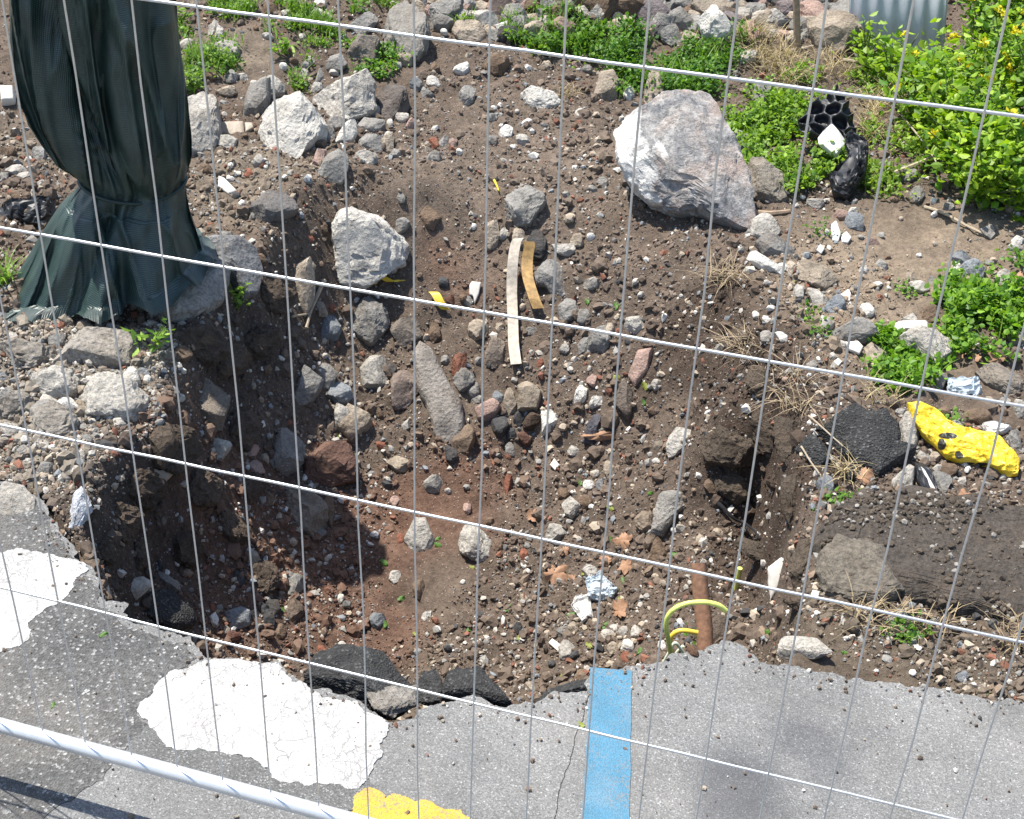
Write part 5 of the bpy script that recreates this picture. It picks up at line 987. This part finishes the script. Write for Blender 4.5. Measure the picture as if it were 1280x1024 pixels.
patch([(690, 45, 52, 24), (665, 42, 28, 16)], 420, .07, .024, 'bright green leafy weeds beside the three-cornered white stone', grass=420)
patch([(770, 75, 48, 26), (850, 85, 66, 38), (820, 62, 40, 18), (890, 65, 40, 22), (835, 120, 60, 14)], 1400, .085, .020, 'dense dark green clover behind the boulder', (.04, .12, .018), (.14, .27, .03), 400, 7, -.06)
patch([(925, 185, 45, 50), (985, 205, 52, 34), (960, 150, 40, 30), (1010, 215, 30, 22), (1000, 130, 40, 30)], 850, .075, .022, 'light green ivy-like weeds right of the boulder', (.07, .16, .02), (.24, .38, .03), 80, 8, -.3)
patch([(240, 42, 22, 14), (300, 30, 36, 22), (290, 80, 40, 22), (240, 90, 20, 24), (330, 62, 24, 20), (400, 45, 36, 18), (385, 100, 16, 20), (470, 12, 30, 12), (270, 105, 30, 10), (300, 5, 40, 10), (350, 30, 40, 26), (265, 60, 34, 30)], 1300, .05, .018, 'patchy green weeds on the back bank by the post', (.06, .15, .02), (.2, .33, .04), 1500, 7, -.06)
patch([(470, 85, 22, 14), (440, 55, 12, 16), (490, 75, 12, 14), (533, 68, 8, 10)], 130, .05, .020, 'small weeds growing between the blocky rocks')
patch([(1130, 465, 36, 24), (1160, 455, 16, 14), (1105, 430, 14, 10)], 260, .05, .022, 'round-leaved weeds beside the blue plastic film', (.07, .17, .02), (.2, .36, .03), 120)
patch([(1230, 375, 48, 26), (1235, 420, 50, 30), (1200, 430, 24, 16), (1260, 400, 30, 30)], 620, .07, .024, 'lush weeds behind the yellow bag', (.06, .16, .02), (.22, .38, .03), 160, 8, -.25)
patch([(1255, 610, 30, 18), (1265, 640, 26, 16), (1200, 612, 30, 14), (1180, 600, 22, 10)], 260, .04, .026, 'round-leaved creeping weeds below the yellow bag', (.09, .2, .02), (.26, .42, .04), 0, 5, .02)
patch([(1272, 335, 14, 14), (1255, 20, 40, 40)], 80, .06, .022, 'weed tuft at the edge of the right bank')
patch([(1075, 160, 22, 12), (1070, 200, 34, 40), (1110, 230, 40, 22), (1150, 190, 40, 26), (1090, 110, 30, 20)], 520, .06, .020, 'sparse weeds around the black dimpled sheet', (.08, .17, .02), (.27, .38, .04), 200, 7, -.2)
patch([(1010, 400, 12, 10), (1030, 415, 12, 8), (1140, 365, 16, 10), (1090, 520, 8, 12), (1025, 295, 14, 8), (900, 580, 5, 5), (1110, 600, 10, 8), (1050, 625, 20, 8), (1180, 530, 20, 10), (870, 800, 6, 6), (1130, 795, 20, 10)], 120, .025, .014, 'tiny seedling weeds sprouting on the right bank')
# single plants
def plant(u, v, label, n, hgt, ls, spread, a=(.09, .2, .02), b=(.26, .4, .05), base=None, wid=.8, grass=0, cat='plant'):
    p = hit(u, v) if base is None else np.array(base); e = empty('weed_plant', tuple(p), label, cat)
    if n:
        k = max(3, n // 7); ya = gr.uniform(0, 6.28, k); tip = np.c_[np.cos(ya) * spread * gr.uniform(.3, 1, k), np.sin(ya) * spread * gr.uniform(.3, 1, k), hgt * gr.uniform(.5, 1.1, k)]
        for q in range(min(k, 7)): tube('stem', [(0, 0, 0), tip[q] * (.5, .5, .6), tip[q]], .0018, M['tbark'], e, 5)
        idx_ = gr.integers(0, k, n); t_ = gr.uniform(.35, 1.05, (n, 1)); Q = tip[idx_] * t_ + gr.normal(0, .012, (n, 3))
        leafmesh('leaves', Q, ls * gr.uniform(.6, 1.2, n), greens(n, a, b), M['leaf'], int(gr.integers(1e6)), (-.5, .9), wid, e)
    if grass: blades('blades', np.zeros((grass, 3)) + gr.normal(0, .02, (grass, 3)) * (1, 1, 0), hgt * gr.uniform(.6, 1.3, grass), .0028, greens(grass, (.09, .2, .02), (.28, .42, .06)), M['leaf'], int(gr.integers(1e6)), (.3, 1.1), e)
    return e
plant(190, 448, 'yellow-green weed growing from the left concrete lip', 46, .10, .034, .07, wid=.7, base=on_z(190, 440, .06))
plant(298, 398, 'compact bright weed clinging under the kerb end', 70, .10, .024, .045, base=on_z(298, 388, -.03))
plant(4, 352, 'light green grass tuft left of the netting hem', 0, .10, .02, .05, grass=60)
plant(350, 72, 'rosette weed with long pointed leaves on the back bank', 26, .07, .06, .06, wid=.4)
plant(580, 38, 'grassy weed tuft beside the slanting grey rock', 20, .10, .04, .05, wid=.4, grass=30)
plant(225, 35, 'round leafy weed right next to the wrapped post', 60, .09, .024, .06)
plant(235, 115, 'leafy weed at the foot of the tall concrete rock', 60, .08, .024, .06)
# flowering bushes on the right
def bush(u, v, hgt, spread, n, label, nf, a=(.08, .2, .015), b=(.32, .46, .03)):
    p = hit(u, v); e = empty('flowering_bush', tuple(p), label, 'bush', 'yellow flowering bushes on the right bank'); k = 26
    ya = gr.uniform(0, 6.28, k); rad = spread * gr.uniform(.15, 1, k) ** .7; tip = np.c_[np.cos(ya) * rad, np.sin(ya) * rad, hgt * gr.uniform(.5, 1.1, k)]
    for q in range(12): tube('stem', [(0, 0, 0), tip[q] * (.35, .35, .5), tip[q] * (.8, .8, .85), tip[q]], [.005, .004, .003, .0015], M['tbark'], e, 5)
    i_ = gr.integers(0, k, n); t_ = gr.random((n, 1)) ** .6; Q = tip[i_] * np.c_[t_ ** 1.3, t_ ** 1.3, t_] + gr.normal(0, .032, (n, 3)); Q[:, 2] = np.maximum(Q[:, 2], .0)
    cg = greens(n, a, b) * (.75 + .35 * fbm(Q * 14, 3, 2)[:, None] + .2)
    leafmesh('leaves', Q, .038 * gr.uniform(.5, 1.25, n), cg, M['leaf'], int(gr.integers(1e6)), (-.5, .9), .95, e)
    nf = nf // 2
    if nf:
        for c in tip[gr.integers(0, k, nf)] + gr.normal(0, .012, (nf, 3)) + (0, 0, .02):
            leafmesh('flower', c + gr.normal(0, .006, (12, 3)), .018 * gr.uniform(.7, 1.3, 12), np.array((.62, .52, .03)) * gr.uniform(.8, 1.15, (12, 1)), M['flower'], int(gr.integers(1e6)), (-.3, 1.2), 1.2, e)
    return e
for (u, v, h_, s_, n_, lab, nf_) in [(1112, 112, .20, .16, 300, 'leafy bush growing up the zinc sheet', 2), (1165, 125, .26, .2, 520, 'yellow-green bush in front of the zinc sheet', 6), (1080, 85, .2, .09, 130, 'narrow leafy bush at the left edge of the zinc sheet', 1),
        (1222, 105, .6, .24, 1000, 'tall bush with yellow flower heads beside the zinc sheet', 22), (1262, 110, .66, .32, 1200, 'tallest bush densely dotted with yellow flowers', 34), (1300, 190, .5, .3, 900, 'broad flowering bush at the outer end of the bank', 14),
        (1185, 195, .32, .24, 700, 'low bush beside the dry straw', 5), (1235, 215, .38, .26, 800, 'mid-height bush with scattered yellow blossoms', 9), (1225, 255, .26, .22, 600, 'low leafy bush at the front of the bushes', 4), (1270, 262, .28, .22, 600, 'low yellowish bush hanging over dark debris', 5), (1160, 150, .24, .2, 420, 'small bush behind the straw clump', 3)]:
    bush(u, v, h_, s_, n_, lab, nf_)
for (u, v, h_, s_, n_, lab, nf_) in [(1195, 160, .42, .26, 900, 'thick yellow-green bush in the middle of the thicket', 16), (1250, 175, .5, .28, 1000, 'thick flowering bush behind the low front bushes', 20), (1215, 235, .3, .24, 700, 'spreading bush at the foot of the thicket', 8), (1145, 165, .24, .2, 420, 'thin bush between straw and thicket', 6)]:
    bush(u, v, h_, s_, n_, lab, nf_)
# straw, roots
def straw(ells, n, L, label, col=(.42, .34, .20), name='dry_grass', lean=(.5, 1.4), wd=.0014, lift=0.):
    pts = []
    for k in range(n // 4):
        e = ells[gr.integers(len(ells))]; t_ = gr.uniform(0, 6.28); q = gr.random() ** .6; pts.append(hit(e[0] + e[2] * q * math.cos(t_), e[1] + e[3] * q * math.sin(t_)))
    B = np.repeat(np.array(pts), 4, 0) + gr.normal(0, .012, (len(pts) * 4, 3)) * (1, 1, .3) + (0, 0, lift); m_ = len(B)
    o = blades(name, B, L * gr.uniform(.4, 1.3, m_), wd, np.array(col) * gr.uniform(.6, 1.25, (m_, 1)), M['straw'], int(gr.integers(1e6)), lean); tag(o, label, 'dry grass', None, 'stuff')
straw([(955, 75, 36, 30), (985, 95, 24, 24), (940, 55, 24, 14)], 700, .13, 'matted beige dry grass by the wooden stake')
straw([(1090, 150, 14, 34), (1030, 90, 40, 18), (1110, 125, 26, 14)], 420, .12, 'dry straw clump among the right bank weeds')
straw([(705, 120, 14, 10)], 60, .06, 'small tuft of dry straw on the upper slope')
straw([(905, 352, 20, 10), (925, 440, 26, 16), (970, 478, 30, 14), (990, 512, 20, 10)], 240, .085, 'tangled dry roots hanging over the right pit rim', (.34, .27, .18), 'root_tangle', (.9, 2.0), .0012, .01)
straw([(1090, 775, 40, 16), (1150, 790, 50, 10), (1270, 800, 30, 20)], 160, .08, 'dry grass along the foot of the asphalt slab', (.36, .28, .17))
straw([(1060, 600, 30, 10), (1100, 500, 30, 14)], 80, .09, 'dry grass around the black asphalt lump')

# ------------------------------------------------------------------ other things
def pl_pts(px, anchor, n=None):
    n = -dep if n is None else n; out = []
    for u, v in px: d = ray(u, v); out.append(C + d * (((anchor - C) @ n) / (d @ n)))
    return np.array(out)
# zinc sheet
an = hit(1130, 92); L0 = pl_pts([(1066, 100)], an)[0]; R0 = pl_pts([(1180, 100)], an)[0]; dv = (R0 - L0); wd_ = np.linalg.norm(dv); dv /= wd_; V = []; nS = 60
for i in range(nS + 1):
    for z in (an[2] - .08, an[2] + .75): q = L0 + dv * wd_ * i / nS + dep * (.14 + .006 * math.sin(i / nS * 40) - .13 * i / nS + .45 * (z - an[2] + .08)); V.append((q[0] - an[0], q[1] - an[1], z - an[2]))
o = mesh_obj('metal_sheet', V, [(2 * i, 2 * i + 2, 2 * i + 3, 2 * i + 1) for i in range(nS)], M['sheet'], None, True, None, tuple(an)); o.modifiers.new('s', 'SOLIDIFY').thickness = .004
tag(o, 'upright grey zinc sheet overgrown by leafy bushes', 'metal sheet')
b_ = hit(997, 66); t_ = pl_pts([(992, -60)], b_ + dep * .03)[0]
o = tube('wooden_stake', [b_ - (t_ - b_) * .15, b_, (b_ + t_) / 2 + (.003, 0, 0), t_], [.017, .017, .0155, .015], M['wood'], None, 7, tuple(b_)); tag(o, 'rough wooden stake driven into the back bank', 'stake')
def stick(px, r_, mat, label, lift=.008, name='twig', cat='twig'):
    P = np.array([hit(u, v) + (0, 0, lift) for u, v in px]); P = spline(P, 5); P[:, 2] = np.convolve(np.r_[P[0, 2], P[0, 2], P[:, 2], P[-1, 2], P[-1, 2]], np.ones(5) / 5, 'valid') + .004
    o = tube(name, P, r_ * np.linspace(1, .6, len(P)), M[mat], None, 6, tuple(P[0])); return tag(o, label, cat)
stick(Z(3, [(460, 188), (500, 182), (545, 172)]), .009, 'twig', 'short pale stick at the foot of the wooden stake')
stick(Z(3, [(645, 236), (720, 250), (800, 264)]), .008, 'twig', 'brown twig lying behind the black dimpled sheet', .03)
stick(Z(3, [(820, 637), (880, 612), (940, 585), (1000, 560)]), .010, 'twig', 'bleached stick propped on the weeds of the right bank', .03)
stick(Z(3, [(930, 730), (1000, 760), (1080, 800), (1145, 835)]), .006, 'twig', 'thin twig below the flowering bushes')
stick(Z(3, [(835, 440), (880, 500), (930, 570), (985, 660)]), .004, 'twig', 'thin bent stalk in front of the bushes', .06)
stick(Z(6, [(500, 690), (530, 740), (570, 790)]), .003, 'twig', 'thin pale root below the small asphalt chunk', .02)
stick(Z(6, [(520, 610), (570, 660), (640, 720)]), .003, 'twig', 'thin pale root crossing the small asphalt chunk', .05)
stick(Z(4, [(1155, 110), (1130, 170), (1105, 230), (1090, 290)]), .009, 'twig', 'brown withered stalk beside the narrow beige slab', .02)
stick(Z(4, [(1040, 243), (1070, 240), (1105, 238)]), .005, 'twig', 'short dry twig touching the withered stalk', .02)
stick(Z(3, [(345, 745), (400, 746), (465, 744)]), .012, 'wood', 'dark charred stick right of the boulder foot', .0, 'stick', 'stick')
stick(Z(6, [(165, 640), (190, 700), (205, 760), (225, 790)]), .006, 'bplastic', 'black cable stub hanging on the right pit wall', .02, 'cable', 'cable')
stick(Z(6, [(210, 890), (260, 930), (310, 965), (360, 1000)]), .006, 'bplastic', 'black root-like cable low on the right wall', .02, 'cable', 'cable')
stick(Z(2, [(605, 640), (615, 660), (621, 684)]), .005, 'ytape', 'tiny yellow plastic straw on the upper slope', .01, 'plastic_straw', 'straw')
# rusty pipe, cables, white pipe
pa = hit(880, 812); bot = on_z(881, 816, -.22); top = pl_pts([(873, 704)], bot + np.array([0, .16, 0]))[0]
o = tube('rusty_pipe', np.array([bot + (bot - top) * .2, bot * .7 + top * .3 + (.004, 0, 0), bot * .3 + top * .7, top]), [.0215, .022, .0215, .021], M['pipe'], None, 12, tuple(bot)); tag(o, 'rusty brown pipe sticking up at the road edge', 'pipe')
an = on_z(850, 838, -.2)
def cab(view, px, r_, mat, label, off=0.):
    P = spline(pl_pts(Z(view, px), an + dep * off), 8); o = tube('cable', P, r_, M[mat], None, 8, tuple(P[0])); return tag(o, label, 'cable')
cab(9, [(55, 460), (45, 400), (35, 340), (50, 295), (100, 265), (165, 258), (215, 268), (243, 288)], .0065, 'cable', 'green and yellow striped cable looping over the pipe', -.05)
cab(9, [(60, 450), (48, 400), (60, 370), (90, 357), (145, 364)], .0065, 'cabley', 'amber cable bent behind the rusty pipe', .03)
cab(9, [(25, 470), (50, 425), (66, 400), (85, 420), (103, 448)], .004, 'cablew', 'thin white-green wire bent in a peak', -.02)
cab(9, [(55, 465), (75, 430), (95, 410)], .004, 'cablew', 'short white-green wire end beside the peak', -.01)
an = hit(921, 735); cab(9, [(292, 140), (285, 175), (280, 210), (275, 248)], .008, 'cable', 'short green-yellow cable end on the right wall', -.02)
# bent strap and tape
def ribbon(name, px, wpx, lifts, mat, label, cat, parent=None):
    P = [hit(u, v) + np.array([0, -.4, .9]) * l for (u, v), l in zip(px, lifts)]; P = spline(np.array(P), 7); wv = wpx / 2 / ppm(P[0]); V = []
    for i, q in enumerate(P): tw = RW[0] + np.array([0, 0, 1.]) * .12 * math.sin(i * .2); V += [q - tw * wv - P[0], q + tw * wv - P[0]]
    o = mesh_obj(name, V, [(2 * i, 2 * i + 1, 2 * i + 3, 2 * i + 2) for i in range(len(P) - 1)], M[mat], None, False, None, tuple(P[0])); o.modifiers.new('s', 'SOLIDIFY').thickness = .004
    if parent: o.parent = parent; o.location = Vector(P[0]) - parent.location
    else: tag(o, label, cat)
    return o
sb = hit(655, 345); e = empty('metal_strap', tuple(sb), 'bent flat metal strap hanging down the middle of the pit slope', 'metal strap')
ribbon('weathered_leg', [(655, 318), (648, 325), (643, 345), (641, 375), (642, 410), (643, 438), (646, 460)], 13, [.09, .09, .07, .05, .035, .03, .02], 'steelrust', None, None, e)
ribbon('rusty_leg', [(662, 322), (664, 328), (661, 342), (661, 358), (668, 382), (674, 398)], 14, [.09, .085, .07, .06, .05, .04], 'rust', None, None, e)
ribbon('warning_tape', Z(5, [(185, 120), (215, 108), (250, 108), (288, 102)]), 10, [.02, .04, .03, .02], 'ytape', 'crumpled yellow tape below the creamy white rock', 'tape')
ribbon('warning_tape', Z(5, [(395, 140), (408, 160), (425, 185), (438, 200)]), 11, [.02, .03, .03, .015], 'ytape', 'short folded yellow tape end right of the white rock', 'tape')
# fallen leaves
def fleaf(u, v, spx, label, mat=None, col=None, lobes=5, group=None, asp=1.):
    r = np.random.default_rng(int(u * 7 + v)); p = hit(u, v); n = nrm_at(p, .03); s_ = spx / 2 / ppm(p); K_ = 30; V = [(0, 0, .12)]
    for i in range(K_):
        a = 2 * math.pi * i / K_; q = ((.55 + .45 * abs(math.cos(a * 2.5 + .7 * math.sin(a))) ** .7) * (1 + .25 * math.cos(a)) if lobes else 1.) * r.uniform(.8, 1.12); V.append((q * math.cos(a), q * math.sin(a) * asp, (.45 if lobes else .28) * math.sin(a * 2 + r.uniform(0, .9)) * q * r.uniform(.4, 1.5)))
    V = np.array(V) * s_; yaw = r.uniform(0, 6.28); c, s2 = math.cos(yaw), math.sin(yaw); V[:, :2] = np.c_[V[:, 0] * c - V[:, 1] * s2, V[:, 0] * s2 + V[:, 1] * c]
    n = n * .8 + (C - p) / np.linalg.norm(C - p) * .35; n /= np.linalg.norm(n); a_ = np.cross(n, (0, 1, .3)); a_ /= np.linalg.norm(a_); b_ = np.cross(n, a_); Vw = V[:, :1] * a_ + V[:, 1:2] * b_ + V[:, 2:] * n
    o = mesh_obj('fallen_leaf', Vw, [(0, 1 + i, 1 + (i + 1) % K_) for i in range(K_)], mat or M['leaf'], None, True, None, tuple(p + n * s_ * .3))
    if mat is None: put_cols(o.data, np.tile(col, (len(V), 1)))
    return tag(o, label, 'leaf', group)
for view, x, y, s_, lb in [(8, 672, 212, 84, 'large curled brown plane leaf left of the crumpled paper'), (8, 742, 228, 46, 'brown leaf touching the large curled one'), (8, 895, 340, 66, 'folded brown leaf below the grey film'), (8, 905, 100, 66, 'ragged brown leaf high in the leaf litter'), (8, 922, 182, 56, 'torn brown leaf right of the grey film'),
        (8, 712, 132, 36, 'small pinkish dry leaf near the fence shadow'), (8, 600, 30, 44, 'narrow tan leaf above the large curled leaf'), (6, 1185, 368, 64, 'big brown leaf in front of the lush weeds'), (6, 1110, 358, 36, 'small brown leaf beside the big brown leaf'), (6, 1255, 92, 60, 'brown leaf behind the lush weeds'),
        (6, 1085, 858, 90, 'wide brown leaf on the soil below the yellow bag'), (6, 1060, 360, 44, 'curled brown leaf by the round-leaved weeds'), (8, 850, 175, 40, 'orange-brown leaf in the litter'), (5, 735, 920, 40, 'upright tan leaf near the concrete ball'), (6, 720, 780, 60, 'tan leaf under the black asphalt lump')]:
    fleaf(*zp(view, x, y), s_ * VIEW[view][2] * 1.1, lb, M['dleaf'], None, 5)
fleaf(*zp(5, 972, 640), 44, 'long brown willow-like leaf on the right pit slope', M['dleaf'], None, 0, None, .3)
for view, L in ((8, [(105, 175), (165, 295), (285, 110), (400, 185), (390, 395), (110, 380), (520, 330), (560, 424), (700, 560), (790, 448), (772, 210), (730, 347), (850, 376), (960, 470), (765, 712), (212, 410), (895, 300), (905, 232), (870, 215), (835, 390), (860, 100), (885, 265)]),
                (9, [(393, 367), (652, 440), (1145, 580), (1265, 560), (840, 365), (950, 365), (70, 100), (75, 275)]), (5, [(1030, 430), (1130, 465), (1125, 512), (60, 632), (80, 970), (410, 990), (905, 795), (930, 160), (1030, 183), (1010, 880), (1150, 828)]), (7, [(330, 345), (170, 572), (1230, 120), (1100, 20), (905, 265), (940, 185)]), (6, [(548, 880), (640, 845), (1200, 940), (875, 860), (475, 98)])):
    for x, y in L:
        u, v = zp(view, x, y); yl = gr.random(); fleaf(u, v, gr.uniform(8, 13), f"{'yellowish' if yl > .6 else 'green'} fallen leaf scrap near {near(u, v)}", None, np.array((.26, .30, .05) if yl > .6 else (.09, .20, .03)), 0, f'fresh leaf scraps near {near(u, v)}', .6)
# blossom on a rock
fleaf(*zp(2, 241, 158), 9, 'single yellow dandelion blossom before the blocky rock', None, np.array((.75, .5, .01)), 0)
